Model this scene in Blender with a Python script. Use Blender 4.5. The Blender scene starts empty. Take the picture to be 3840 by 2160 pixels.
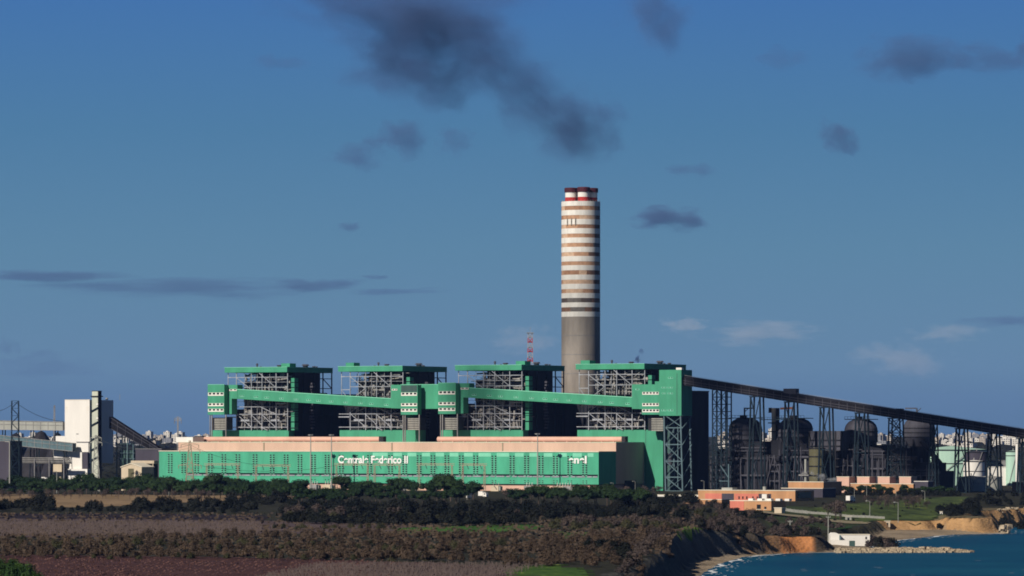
import bpy, math, random
import numpy as np
from mathutils import Vector
R = math.radians
rnd = random.Random(11)
S = bpy.context.scene
COL = S.collection

# ------------------------------------------------------------------ measures
# level camera 36 m above the plant ground; K = radians per photo pixel
K, H, HOR = 6e-5, 36.0, 1640.0
TH = R(-30)
UX, UY = math.cos(TH), math.sin(TH)
VX, VY = -math.sin(TH), math.cos(TH)
AX, AY = 57.5, 2950.0            # right front corner of the turbine hall


def pf(a, b):
    """plant frame (a along the hall front, b into the plant) -> world x, y"""
    return AX + a * UX + b * VX, AY + a * UY + b * VY


def ab(x, y):
    dx, dy = x - AX, y - AY
    return dx * UX + dy * UY, dx * VX + dy * VY


def a_of(px, b):
    t = (px - 1920) * K
    return (t * (AY + b * VY) - AX - b * VX) / (UX - t * UY)


def b_of(px, a):
    t = (px - 1920) * K
    return (t * (AY + a * UY) - AX - a * UX) / (VX - t * VY)


def z_of(py, a, b):
    return H - (py - HOR) * K * pf(a, b)[1]


def pz(px, py, b):
    a = a_of(px, b)
    return a, z_of(py, a, b)


def wx(px, Y):
    return (px - 1920) * K * Y


def wz(py, Y):
    return H - (py - HOR) * K * Y


def gnd(px, py, z=0.0):
    Y = (H - z) / ((py - HOR) * K)
    return wx(px, Y), Y


def b_at(px, Y):
    return ab(wx(px, Y), Y)[1]


# ------------------------------------------------------------------ materials
def newmat(name):
    m = bpy.data.materials.new(name)
    m.use_nodes = True
    nt = m.node_tree
    return m, nt, nt.nodes['Principled BSDF']


def mat(name, col, var=.18, scale=.25, rough=.75, streak=True, spec=.3, metal=0., bump=0.):
    """painted or weathered surface: base colour broken by noise and rain streaks"""
    m, nt, b = newmat(name)
    n, l = nt.nodes, nt.links
    b.inputs['Roughness'].default_value = rough
    b.inputs['Metallic'].default_value = metal
    b.inputs['Specular IOR Level'].default_value = spec
    tc = n.new('ShaderNodeTexCoord')
    mp = n.new('ShaderNodeMapping')
    mp.inputs['Scale'].default_value = (scale, scale, scale * (.22 if streak else 1.))
    l.new(tc.outputs['Object'], mp.inputs['Vector'])
    no = n.new('ShaderNodeTexNoise')
    no.inputs['Detail'].default_value = 5
    no.inputs['Scale'].default_value = 1.0
    no.inputs['Roughness'].default_value = .65
    l.new(mp.outputs['Vector'], no.inputs['Vector'])
    rp = n.new('ShaderNodeValToRGB')
    e = rp.color_ramp.elements
    e[0].position, e[1].position = .3, .72
    e[0].color = (*[max(0, c * (1 - var * 1.4)) for c in col], 1)
    e[1].color = (*[min(1, c * (1 + var * .7)) for c in col], 1)
    l.new(no.outputs['Fac'], rp.inputs['Fac'])
    l.new(rp.outputs['Color'], b.inputs['Base Color'])
    if bump:
        bp = n.new('ShaderNodeBump')
        bp.inputs['Strength'].default_value = bump
        l.new(no.outputs['Fac'], bp.inputs['Height'])
        l.new(bp.outputs['Normal'], b.inputs['Normal'])
    return m


def leafmat(name, c0, c1, scale=.35):
    """foliage: two greens or browns mixed by noise, differing from plant to plant"""
    m, nt, b = newmat(name)
    n, l = nt.nodes, nt.links
    b.inputs['Roughness'].default_value = .8
    b.inputs['Specular IOR Level'].default_value = .15
    tc = n.new('ShaderNodeTexCoord')
    oi = n.new('ShaderNodeObjectInfo')
    no = n.new('ShaderNodeTexNoise')
    no.noise_dimensions = '4D'
    no.inputs['Scale'].default_value = scale
    no.inputs['Detail'].default_value = 3
    ml = n.new('ShaderNodeMath'); ml.operation = 'MULTIPLY'; ml.inputs[1].default_value = 60
    l.new(oi.outputs['Random'], ml.inputs[0])
    l.new(ml.outputs[0], no.inputs['W'])
    l.new(tc.outputs['Object'], no.inputs['Vector'])
    ad = n.new('ShaderNodeMath'); ad.operation = 'MULTIPLY_ADD'
    ad.inputs[1].default_value = .55
    l.new(oi.outputs['Random'], ad.inputs[0])
    sb = n.new('ShaderNodeMath'); sb.operation = 'MULTIPLY_ADD'
    sb.inputs[1].default_value = 1.5; sb.inputs[2].default_value = -.55
    l.new(no.outputs['Fac'], sb.inputs[0])
    l.new(sb.outputs[0], ad.inputs[2])
    rp = n.new('ShaderNodeValToRGB')
    e = rp.color_ramp.elements
    e[0].color = (*c0, 1); e[1].color = (*c1, 1)
    l.new(ad.outputs[0], rp.inputs['Fac'])
    l.new(rp.outputs['Color'], b.inputs['Base Color'])
    return m


M = {}
M['green_hall'] = mat('bright_green_cladding', (.072, .405, .242), .18, .12)
M['green'] = mat('green_cladding', (.058, .315, .182), .18, .12)
M['green_light'] = mat('pale_green_cladding', (.21, .62, .42), .08, .1)
M['green_dark'] = mat('dark_green_cladding', (.05, .10, .09), .2, .1)  # darker green than the main cladding
M['pink'] = mat('pink_cladding', (.68, .42, .32), .14, .06)
M['pink_trim'] = mat('pale_trim', (.78, .70, .55), .1, .2)
M['white'] = mat('white_paint', (.80, .76, .70), .08, .1)
M['white_steel'] = mat('white_steel', (.37, .385, .42), .25, .4)
M['grey_steel'] = mat('grey_steel', (.30, .29, .28), .3, .5)
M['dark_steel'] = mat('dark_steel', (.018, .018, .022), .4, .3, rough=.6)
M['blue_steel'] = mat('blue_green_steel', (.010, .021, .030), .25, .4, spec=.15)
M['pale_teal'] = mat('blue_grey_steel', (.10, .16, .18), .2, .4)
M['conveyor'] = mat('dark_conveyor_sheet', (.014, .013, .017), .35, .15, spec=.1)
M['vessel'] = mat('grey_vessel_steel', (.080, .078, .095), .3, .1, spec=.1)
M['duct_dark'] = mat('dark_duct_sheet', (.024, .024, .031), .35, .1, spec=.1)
M['beige_pipe'] = mat('beige_lagging', (.33, .31, .28), .3, .4)
M['louvre'] = mat('grey_louvre', (.34, .33, .29), .2, .5)
M['glass'] = mat('dark_glazing', (.015, .018, .02), .3, .5, rough=.25, spec=.5)
M['concrete'] = mat('weathered_concrete', (.28, .245, .21), .3, .09)
M['ring_white'] = mat('sooty_white_ring_paint', (.78, .74, .68), .16, .22)
M['lettering'] = mat('white_lettering', (.86, .86, .82), .03, .2)
M['beige_steel'] = mat('beige_steel', (.36, .29, .20), .2, .5)
M['galv'] = mat('galvanised_steel', (.36, .36, .32), .2, .5)
M['dull_pipe'] = mat('dull_grey_pipe', (.20, .19, .18), .3, .3)
M['red'] = mat('red_paint', (.42, .03, .025), .2, .3)
M['maroon'] = mat('maroon_paint', (.07, .012, .02), .3, .3)
M['orange_wall'] = mat('orange_render', (.52, .27, .13), .15, .2)
M['red_wall'] = mat('salmon_render', (.62, .19, .13), .12, .2)
M['pale_green_tank'] = mat('pale_green_tank_paint', (.42, .62, .50), .1, .1)
M['tank_grey'] = mat('cream_grey_tank_paint', (.36, .36, .32), .15, .1)
M['olive_tank'] = mat('olive_tank_paint', (.12, .11, .06), .2, .1)
M['roof_grey'] = mat('grey_roof', (.22, .21, .21), .2, .2, streak=False)
M['shed_wall'] = mat('beige_render', (.60, .49, .35), .12, .3)
M['purple_wall'] = mat('dull_mauve_cladding', (.060, .052, .072), .2, .1)
M['cream_steel'] = mat('cream_green_steel', (.56, .58, .47), .2, .15)
M['trunk'] = mat('bark', (.09, .065, .05), .3, .8)
M['rock'] = mat('pale_limestone', (.40, .32, .22), .35, .5, streak=False)
M['coal'] = mat('coal', (.03, .027, .032), .4, .1, streak=False)
M['city_white'] = mat('pale_city_render', (.66, .62, .56), .12, .05)
M['city_beige'] = mat('beige_city_render', (.46, .40, .34), .15, .05)
M['city_grey'] = mat('grey_city_render', (.26, .26, .28), .15, .05)
M['tyre'] = mat('black_rubber', (.02, .02, .02), .2, 1.)
M['orange_paint'] = mat('orange_paint', (.75, .25, .06), .1, .3)
M['vine'] = mat('dry_vine_wood', (.13, .095, .085), .3, .5)
M['wire'] = mat('cable', (.05, .06, .06), .1, .3)
M['foam'] = mat('sea_foam', (.75, .77, .78), .2, .3, streak=False)

M['pine'] = leafmat('pine_needles', (.008, .022, .009), (.028, .052, .016))
M['scrub_dark'] = leafmat('dark_scrub_leaves', (.005, .009, .007), (.020, .020, .016))
M['scrub_brown'] = leafmat('brown_scrub_leaves', (.050, .037, .027), (.115, .078, .053))
M['scrub_grey'] = leafmat('grey_bare_twigs', (.045, .036, .036), (.115, .085, .070))
M['scrub_olive'] = leafmat('olive_scrub_leaves', (.026, .030, .014), (.075, .070, .034))
M['bush_green'] = leafmat('green_bush_leaves', (.015, .040, .010), (.06, .11, .025))


for k_, c_ in enumerate(((.60, .40, .27), (.48, .27, .16), (.36, .19, .11), (.20, .11, .07), (.10, .075, .065), (.16, .14, .125))):
    M['rust%d' % k_] = mat('rusty_ring_paint_%s' % ('peach', 'tan', 'rust', 'brown', 'soot', 'grey')[k_], c_, .22, .5, streak=False)
RUST = [M['rust%d' % k_] for k_ in range(6)]



# ------------------------------------------------------------------ mesh builder
class MB:
    def __init__(s):
        s.v, s.f, s.m, s.slot = [], [], [], 0

    def add(s, vs, fs):
        o = len(s.v)
        s.v += [tuple(p) for p in vs]
        s.f += [tuple(i + o for i in f) for f in fs]
        s.m += [s.slot] * len(fs)
        return s

    def box(s, x0, x1, y0, y1, z0, z1):
        if x0 > x1: x0, x1 = x1, x0
        if y0 > y1: y0, y1 = y1, y0
        if z0 > z1: z0, z1 = z1, z0
        return s.add([(x0, y0, z0), (x1, y0, z0), (x1, y1, z0), (x0, y1, z0),
                      (x0, y0, z1), (x1, y0, z1), (x1, y1, z1), (x0, y1, z1)],
                     [(3, 2, 1, 0), (4, 5, 6, 7), (0, 1, 5, 4), (1, 2, 6, 5), (2, 3, 7, 6), (3, 0, 4, 7)])

    def bar(s, p, q, w=.4):
        p, q = Vector(p), Vector(q)
        d = (q - p)
        if d.length < 1e-6: return s
        d.normalize()
        up = Vector((0, 0, 1)) if abs(d.z) < .95 else Vector((0, 1, 0))
        e1 = d.cross(up).normalized() * w / 2
        e2 = d.cross(e1).normalized() * w / 2
        vs = [c + sx * e1 + sy * e2 for c in (p, q) for sx, sy in ((-1, -1), (1, -1), (1, 1), (-1, 1))]
        return s.add(vs, [(0, 1, 2, 3), (7, 6, 5, 4), (0, 4, 5, 1), (1, 5, 6, 2), (2, 6, 7, 3), (3, 7, 4, 0)])

    def tube(s, p, q, r0, r1=None, n=10, caps=True):
        r1 = r0 if r1 is None else r1
        p, q = Vector(p), Vector(q)
        d = (q - p).normalized()
        up = Vector((0, 0, 1)) if abs(d.z) < .95 else Vector((0, 1, 0))
        e1 = d.cross(up).normalized(); e2 = d.cross(e1).normalized()
        vs = []
        for c, r in ((p, r0), (q, r1)):
            for i in range(n):
                t = 2 * math.pi * i / n
                vs.append(c + e1 * r * math.cos(t) + e2 * r * math.sin(t))
        fs = [(i, i + n, (i + 1) % n + n, (i + 1) % n) for i in range(n)]
        if caps:
            fs += [tuple(range(n)), tuple(range(2 * n - 1, n - 1, -1))]
        return s.add(vs, fs)

    def lathe(s, cx, cy, prof, n=32, slots=None):
        o = len(s.v)
        for r, z in prof:
            for i in range(n):
                t = 2 * math.pi * i / n
                s.v.append((cx + r * math.cos(t), cy + r * math.sin(t), z))
        for k in range(len(prof) - 1):
            for i in range(n):
                j = (i + 1) % n
                s.f.append((o + k * n + i, o + k * n + j, o + (k + 1) * n + j, o + (k + 1) * n + i))
                s.m.append(slots[k] if slots else s.slot)
        s.f.append(tuple(o + i for i in reversed(range(n)))); s.m.append(s.slot)
        s.f.append(tuple(o + (len(prof) - 1) * n + i for i in range(n))); s.m.append(slots[-1] if slots else s.slot)
        return s

    def prism(s, poly, y0, y1):
        """polygon in x,z (anticlockwise seen from -y) pushed from y0 to y1"""
        n = len(poly)
        vs = [(x, y0, z) for x, z in poly] + [(x, y1, z) for x, z in poly]
        fs = [tuple(range(n)), tuple(range(2 * n - 1, n - 1, -1))]
        fs += [((i + 1) % n, i, i + n, (i + 1) % n + n) for i in range(n)]
        return s.add(vs, fs)

    def quad(s, a, b, c, d):
        return s.add([a, b, c, d], [(0, 1, 2, 3)])

    def mesh(s, name, mats, org=(0, 0, 0), smooth=False):
        me = bpy.data.meshes.new(name)
        ox, oy, oz = org
        me.from_pydata([(x - ox, y - oy, z - oz) for x, y, z in s.v], [], s.f)
        mats = mats if isinstance(mats, (list, tuple)) else [mats]
        for m in mats: me.materials.append(m)
        if len(mats) > 1: me.polygons.foreach_set('material_index', s.m)
        if smooth: me.polygons.foreach_set('use_smooth', [True] * len(s.f))
        me.update()
        return me


ORG = {}


def tag(o, label, cat, group=None, kind=None):
    if label: o['label'] = label
    if cat: o['category'] = cat
    if group: o['group'] = group
    if kind: o['kind'] = kind
    return o


def place(o, org, frame):
    if frame == 'P':
        x, y = pf(org[0], org[1])
        o.location = (x, y, org[2]); o.rotation_euler = (0, 0, TH)
    else:
        o.location = org
    ORG[o] = org


def thing(name, label, cat, org, frame='P', group=None):
    o = bpy.data.objects.new(name, None); COL.objects.link(o)
    o.empty_display_size = 2
    place(o, org, frame)
    return tag(o, label, cat, group)


def part(name, mb, mats, parent, label=None, smooth=False):
    me = mb.mesh(name, mats, ORG[parent], smooth)
    o = bpy.data.objects.new(name, me); COL.objects.link(o)
    o.parent = parent
    ORG[o] = ORG[parent]
    if label: o['label'] = label
    return o


def single(name, mb, mats, label, cat, org, frame='P', group=None, kind=None, smooth=False):
    me = mb.mesh(name, mats, org, smooth)
    o = bpy.data.objects.new(name, me); COL.objects.link(o)
    place(o, org, frame)
    return tag(o, label, cat, group, kind)


def dup(o, loc=None, rz=None, sc=None, label=None, group=None, parent=None):
    c = o.copy(); COL.objects.link(c)
    if parent is not None: c.parent = parent
    if loc is not None: c.location = loc
    if rz is not None: c.rotation_euler = (0, 0, rz)
    if sc is not None: c.scale = sc if isinstance(sc, (tuple, list)) else (sc,) * 3
    if label: c['label'] = label
    if group: c['group'] = group
    for ch in list(o.children): dup(ch, parent=c)
    return c
# ================================================================== TURBINE HALL
hall = thing('turbine_hall', 'long low turbine hall with bright green front, pink upper storey and white lettering', 'power station', (0, 0, 0))
AL = -353.0
GT, GB = 26.2, 4.7
mb = MB(); mb.box(AL, 0, 0, 24, GB, GT); part('green_wall', mb, M['green_hall'], hall)
mb = MB(); mb.box(AL - .3, .3, -.35, .3, GT, GT + .5); mb.box(-.3, .35, .3, 24, GT, GT + .5); part('parapet', mb, M['pink_trim'], hall)
mb = MB(); mb.box(AL + 2, -1.5, 1.2, 63.5, 0, GB - .35); part('plinth', mb, M['pink'], hall)
mb = MB(); mb.box(AL + .5, -.5, .2, 23, GB - .35, GB); part('shadow_gap', mb, M['dark_steel'], hall)
mb = MB(); mb.box(AL, 0, 24, 63.6, GB, 32.4); part('pink_storey', mb, M['pink'], hall)
mb = MB(); mb.box(AL - .2, .2, 23.8, 24.2, 32.4, 32.8); mb.box(-.2, .2, 24.2, 63.6, 32.4, 32.8); part('roof_edge', mb, M['pink_trim'], hall)
# drain pipes on the pink storey
for px in (990, 1885, 1470):
    a = a_of(px, 24); mb = MB(); mb.box(a - .35, a + .35, 23.55, 24, GT, 32.3); part('rainwater_pipe', mb, M['beige_steel'], hall)
# lift housing at the left end
a0, a1 = a_of(672, 30), a_of(735, 30)
mb = MB(); mb.box(a0, a1, 26, 40, 32.4, 36.2); part('roof_housing', mb, M['white'], hall)
# the two long barrel ducts on the roof
for p0, p1, e0, e1 in ((768, 1425, 735, 1443), (1643, 2335, 1640, 2350)):
    b = 44
    a0, a1 = a_of(p0, b), a_of(p1, b)
    mb = MB(); mb.tube((a0, b, 34.7), (a1, b, 34.7), 1.75, n=20)
    for i in range(int((a1 - a0) / 9)):
        x = a0 + 3 + 9 * i; mb.box(x, x + .5, b - 1.2, b + 1.2, 32.4, 33.4)
    d = part('roof_duct', mb, M['pink'], hall, smooth=False)
    mb = MB()
    if p0 - e0 > 5: mb.box(a_of(e0, b), a0 - .2, b - 2, b + 2, 32.4, 36.9)
    mb.box(a1 + .2, a_of(e1, b), b - 1.9, b + 1.9, 32.4, 36.7)
    part('duct_end', mb, M['dark_steel'], d)
# louvre columns
cols = [638.6, 689, 738, 789, 839.5, 892, 956.6, 1021, 1073, 1125, 1175.6, 1226.6, 1280, 1333, 1386, 1438, 1464.6,
        1518, 1572, 1623.6, 1676, 1730, 1784, 1852.5, 1920.6, 1974.8, 2029, 2083, 2137, 2193]
cols.remove(1438)
for px in cols:
    mb = MB()
    a = a_of(px, 0)
    for s in (-1.25, 1.25):
        for k in range(9):
            z = z_of(1704.5 + 8.3 * k + (px - 640) * .005, a, 0)
            mb.slot = 0; mb.box(a + s - .62, a + s + .62, -.10, 0, z - .62, z + .32)
            mb.slot = 1; mb.box(a + s - .8, a + s + .8, -.26, 0, z - .95, z - .63)
        for k in range(2):
            z = z_of(1796 + 7.5 * k + (px - 640) * .005, a, 0)
            mb.slot = 0; mb.box(a + s - .5, a + s + .5, -.09, 0, z - .35, z + .25)
            mb.slot = 1; mb.box(a + s - .7, a + s + .7, -.2, 0, z - .6, z - .36)
    part('louvre_column', mb, [M['glass'], M['green_light']], hall)
# ribbon window
mb = MB()
z0 = 10.1
mb.box(AL + 24, -.6, -.18, 0, z0, z0 + 1.15)
part('ribbon_window', mb, M['glass'], hall)
mb = MB(); x = AL + 24
while x < -4:
    w = rnd.uniform(2.5, 7)
    mb.box(x, min(x + w, -.8), -.34, -.18, z0 - .75, z0 + .02)
    x += w + rnd.uniform(.6, 1.8)
part('ribbon_sill', mb, M['white_steel'], hall)
# paler repainted strip under the parapet
mb = MB(); a0, a1 = a_of(1398, 0), a_of(2226, 0)
x = a0
for px in [c for c in cols if 1400 < c < 2226] + [2240]:
    xe = min(a_of(px, 0) - 2.2, a1)
    if xe > x: mb.box(x, xe, -.12, 0, 23.0, 25.5)
    x = a_of(px, 0) + 2.2
part('pale_wall_strip', mb, M['green_light'], hall)
# end wall details (right, shaded)
mb = MB(); mb.box(0, .25, 36, 52, .2, 7); part('shutter_door', mb, M['duct_dark'], hall)
mb = MB(); mb.box(AL + 340, -.4, -6, -1, 0, 2.6); part('low_annex', mb, M['pink'], hall)


def lettering(txt, px0, px1, pyb, pyt, parent, bold=.02):
    cu = bpy.data.curves.new('lettering', 'FONT')
    cu.body = txt; cu.size = 1; cu.offset = bold; cu.extrude = .02
    to = bpy.data.objects.new('lettering', cu); COL.objects.link(to)
    bpy.context.view_layer.update()
    me = bpy.data.meshes.new_from_object(to.evaluated_get(bpy.context.evaluated_depsgraph_get()))
    bpy.data.objects.remove(to)
    co = np.empty(len(me.vertices) * 3); me.vertices.foreach_get('co', co); co = co.reshape(-1, 3)
    x0, x1 = co[:, 0].min(), co[:, 0].max()
    y0, y1 = 0.0, co[:, 1].max()
    a0, a1 = a_of(px0, 0), a_of(px1, 0)
    zb, zt = z_of(pyb, a0, 0), z_of(pyt, a0, 0)
    mb = MB()
    mb.add([(a0 + (x - x0) / (x1 - x0) * (a1 - a0), -.42 - z * 5, zb + (y - y0) / (y1 - y0) * (zt - zb)) for x, y, z in co],
           [tuple(p.vertices) for p in me.polygons])
    bpy.data.meshes.remove(me)
    return part('lettering', mb, M['lettering'], parent)


lettering('Centrale Federico II', 1269, 1531, 1736, 1708.5, hall, .028)['label'] = 'white lettering reading Centrale Federico II'
lettering('enel', 2134, 2201, 1737, 1709, hall, .03)['label'] = 'white lettering reading enel'

# ================================================================== BOILER HOUSES
BF = 63.0
SP = 95.7
unit_label = ['leftmost of the four green roofed open boiler houses, beside the tall green stair block',
              'second open boiler house from the left, joined to the first by a sloping green gallery',
              'third open boiler house from the left, in front of the red and white mast',
              'rightmost open boiler house, next to the big green windowed block and chimney']


def clutter(mb, rr, x0, x1, y0, y1, z0, z1, n):
    """ducts, pipes, tanks and platforms packed in the boiler front"""
    for i in range(n):
        x, y, z = rr.uniform(x0, x1), rr.uniform(y0, y1), rr.uniform(z0, z1)
        k = rr.random()
        mb.slot = rr.choice((0, 0, 1, 1, 2, 2))
        if k < .28:
            l = rr.uniform(3, 10); r = rr.uniform(.25, .7)
            mb.tube((x, y, z), (min(x + l, x1), y, z + rr.uniform(-1, 1)), r, n=6)
        elif k < .6:
            l = rr.uniform(3, 11); r = rr.uniform(.25, .75)
            mb.tube((x, y, max(z0, z - l)), (x + rr.uniform(-1.5, 1.5), y, min(z1, z + l * .3)), r, n=6)
        elif k < .75:
            mb.box(x, x + rr.uniform(1, 3.5), y, y + 2, z, z + rr.uniform(.8, 3))
        elif k < .9:
            mb.bar((x, y, z), (x + rr.uniform(-6, 6), y, z + rr.uniform(-5, 5)), rr.uniform(.25, .5))
        else:
            mb.box(x, x + rr.uniform(4, 12), y - .5, y + 1.5, z, z + .3)


def boiler(k):
    rr = random.Random(40 + k)
    a = 1.3 - SP * (3 - k)
    left = k % 2 == 0
    o = thing('boiler_house', unit_label[k], 'boiler house', (a, BF, 0), group='open boiler houses of the power station')
    b0 = BF
    mb = MB(); mb.box(a - 53, a, b0 - 1.5, b0 + 59, 82.2, 85.6); part('roof', mb, M['green'], o)
    mb = MB(); mb.box(a - 53.2, a + .2, b0 - 1.75, b0 - 1.2, 85.6, 85.95); mb.box(a - .25, a + .25, b0 - 1.2, b0 + 59, 85.6, 85.95)
    part('roof_edge', mb, M['green_light'], o)
    # base wall
    x0, x1 = (a - 66, a) if left else (a - 53, a + 13.2)
    mb = MB(); mb.box(x0, x1, b0 + .6, b0 + 8, 0, 41); part('base_wall', mb, M['green'], o)
    mb = MB()
    xj = a - 53 if left else a
    mb.box(xj - .15, xj + .15, b0 + .5, b0 + .6, 0, 40.9)
    part('wall_joint', mb, M['green_dark'], o)
    # white front frame
    w = .5
    mb = MB(); y = b0
    cx = [-43.8, -31, -22, -10.1, -.4]
    for c in cx: mb.bar((a + c, y, 41), (a + c, y, 82.2), w)
    for c in (-37.4, -26.5, -16): mb.bar((a + c, y + .6, 41), (a + c, y + .6, 82.2), .22)
    for z in (47.5, 61.5, 75.2): mb.bar((a - 43.8, y + .6, z), (a, y + .6, z), .2)
    for z, l in ((78.7, -43.8), (71.5, -43.8), (57.7, -49), (52.4, -53), (43.2, -53)):
        mb.bar((a + l, y - .3, z), (a, y - .3, z), w * .9)
    for p, q in (((-43.8, 78.7), (-31, 70)), ((-24.5, 82), (-10.5, 71.6)), ((-43.2, 52.4), (-31, 43.4)), ((-31, 61), (-10.4, 52.4)),
                 ((-22, 52.2), (-10.4, 43.4)), ((-31, 52.2), (-22, 45)), ((-22, 43), (-17, 41))):
        mb.bar((a + p[0], y - .5, p[1]), (a + q[0], y - .5, q[1]), w * .8)
    if not left:
        for p, q in (((-43.8, 62), (-31, 71)), ((-43.8, 54), (-28, 63))): mb.bar((a + p[0], y + .8, p[1]), (a + q[0], y + .8, q[1]), w * .7)
    mb.box(a - 10, a - 1, y - 1, y + 1, 59.6, 60.3)
    mb.box(a - 53, a - 44, y - 1, y + 1, 50, 50.7)
    part('front_frame', mb, M['white_steel'], o)
    # open landing frame left of the boiler
    mb = MB()
    mb.bar((a - 51.6, b0 + 1, 60), (a - 51.6, b0 + 1, 82.2), .4)
    mb.bar((a - 52, b0 + 1, 78.7), (a - 43.8, b0 + 1, 78.7), .5)
    mb.bar((a - 52, b0 + 1, 69.5), (a - 43.8, b0 + 1, 69.5), .5)
    mb.bar((a - 51.6, b0 + 1, 69.5), (a - 43.8, b0 + 1, 60), .3)
    part('landing_frame', mb, M['white_steel'], o)
    # dark boiler body, stepped, hanging inside the frame
    mb = MB()
    mb.box(a - 42, a - 3.2, b0 + 8.2, b0 + 43, 41, 76)
    mb.box(a - 33, a - 3.2, b0 + 8.4, b0 + 45, 76.2, 82)
    mb.box(a - 52.5, a - 1.2, b0 + 8.2, b0 + 55, 2, 40.5)
    mb.box(a - 50, a - 42.3, b0 + 9, b0 + 30, 41, 56)
    part('boiler_body', mb, M['dark_steel'], o)
    mb = MB(); clutter(mb, rr, a - 42, a - 3, b0 + 1.6, b0 + 7, 42, 56, 150); clutter(mb, rr, a - 41, a - 3, b0 + 2.2, b0 + 7.5, 56, 81, 170)
    for i in range(5):
        x, z = a - rr.uniform(8, 38), rr.choice((44, 57, 66, 72)); mb.slot = rr.choice((0, 1, 1)); r = rr.uniform(1.2, 2.4)
        mb.tube((x, b0 + 5, z), (x, b0 + 5, z + rr.uniform(3, 6)), r, r * rr.choice((1, .4, 1)), n=12)
    for i in range(10):
        x, z = a - rr.uniform(6, 40), rr.uniform(43, 78); mb.slot = rr.choice((1, 2)); mb.bar((x, b0 + 2, z), (x + rr.uniform(3, 9) * rr.choice((-1, 1)), b0 + 2, z + rr.uniform(3, 6)), .3)
    for i in range(14):
        x = a - 40 + i * 2.6 + rr.uniform(-.8, .8)
        mb.slot = rr.choice((0, 1)); mb.tube((x, b0 + 4, 61), (x, b0 + 4, rr.uniform(66, 74)), rr.uniform(.25, .6), n=6)
    mb.slot = 2
    for z in (47.3, 65, 74.5): mb.box(a - 42, a - 3, b0 + 1.4, b0 + 8.2, z, z + .25)
    mb.slot = 3
    for x, l in ((a - 41.5, 8), (a - 15, 7)): mb.box(x, x + l, b0 + .9, b0 + 2.2, 47.6, 48.7)
    part('pipework', mb, [M['beige_pipe'], M['grey_steel'], M['duct_dark'], M['white_steel']], o)
    # side (right) wall and frame, coloured dark for the shade on this side
    mb = MB()
    mb.box(a - 1.1, a - .5, b0 + 9, b0 + 57, 2, 52)
    mb.box(a - 1.1, a - .5, b0 + 9, b0 + 43, 52, 81.9)
    part('side_cladding', mb, M['duct_dark'], o)
    mb = MB()
    for bb in (20, 34, 46, 57.8): mb.bar((a - .1, b0 + bb, 2), (a - .1, b0 + bb, 82.2), .7)
    for z in (52, 60, 71, 78): mb.bar((a - .1, b0 + 9, z), (a - .1, b0 + 57.8, z), .55)
    mb.bar((a - .1, b0 + 46, 78), (a - .1, b0 + 57.8, 71), .5)
    mb.bar((a - 40, b0 + 57.8, 52), (a - 40, b0 + 57.8, 82.2), .6)
    mb.bar((a - 20, b0 + 57.8, 52), (a - 20, b0 + 57.8, 82.2), .6)
    part('side_frame', mb, M['blue_steel'], o)
    # green stair shaft at the corner
    mb = MB()
    for z0, z1 in ((41, 46.5), (47.3, 50.8), (51.2, 52.2), (52.8, 54), (54.6, 55.8), (56.4, 60), (60.6, 66), (66.6, 71), (71.6, 74.6), (75.2, 78)):
        mb.box(a + .3, a + 3.3, b0 + 3, b0 + 8, z0, z1)
    part('stair_shaft', mb, M['green'], o)
    mb = MB()
    for i in range(16):
        z = 42 + i * 2.1; mb.box(a + rr.uniform(5, 6.2), a + rr.uniform(6.6, 8), b0 + 20, b0 + 23, z, z + 1.3)
    part('duct_riser', mb, M['vessel'], o)
    # roof things
    a0, a1 = a_of([1066, 1308, 1945, 2188][k], b0 + 14), a_of([1098, 1338, 1979, 2222][k], b0 + 14)
    mb = MB(); mb.box(a0, a1, b0 + 10, b0 + 18, 85.6, 88.6); part('roof_housing', mb, M['green'], o)
    for fx, fb, w_, h_ in ((-33, 14, 1.3, 3.2), (-17.5, 12, 3.2, 1.9), (-26, 10, 1.2, 1.0), (-4, 30, 4.2, 2.6), (-9, 46, 2.2, 1.5), (2 - 6, 40, 1.5, 1.2)):
        fx += rr.uniform(-4, 4)
        mb = MB()
        mb.tube((a + fx, b0 + fb, 85.6), (a + fx, b0 + fb, 85.6 + h_ * .6), w_ * .45, n=8)
        mb.tube((a + fx, b0 + fb, 85.6 + h_ * .6), (a + fx, b0 + fb, 85.6 + h_), w_ * .7, w_ * .5, n=8)
        part('roof_vent', mb, M['vessel'], o)
    return o


units = [boiler(k) for k in range(4)]

# dark heater and bunker buildings behind the boilers
for k, (x0, x1, zt, lab) in enumerate(((-330, -262, 67, 'dark flat roofed duct building behind the gap between first and second boiler houses'),
                                       (-236, -168, 60, 'dark flat roofed duct building seen between second and third boiler houses'),
                                       (-142, -70, 66, 'dark flat roofed duct building behind the gap left of the chimney foot'))):
    o = thing('duct_building', lab, 'duct building', (x0, 123.5, 0), group='dark duct buildings behind the boilers')
    mb = MB(); mb.box(x0, x1, 123.5, 150, 0, zt - 6); mb.box(x0 + 6, x1 - 14, 124, 148, zt - 6, zt); part('wall', mb, M['duct_dark'], o)
    mb = MB(); mb.box(x1 - 12, x1 - 4, 126, 132, zt - 6, zt - 4.6); mb.tube((x0 + 20, 130, zt), (x0 + 34, 130, zt), 1.1, n=8); part('roof_unit', mb, M['grey_steel'], o)
    mb = MB()
    for i in range(5): mb.bar((x1 - 16 + i * 3, 123.2, 30), (x1 - 16 + i * 3, 123.2, zt - 6), .4)
    part('frame', mb, M['blue_steel'], o)
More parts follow.
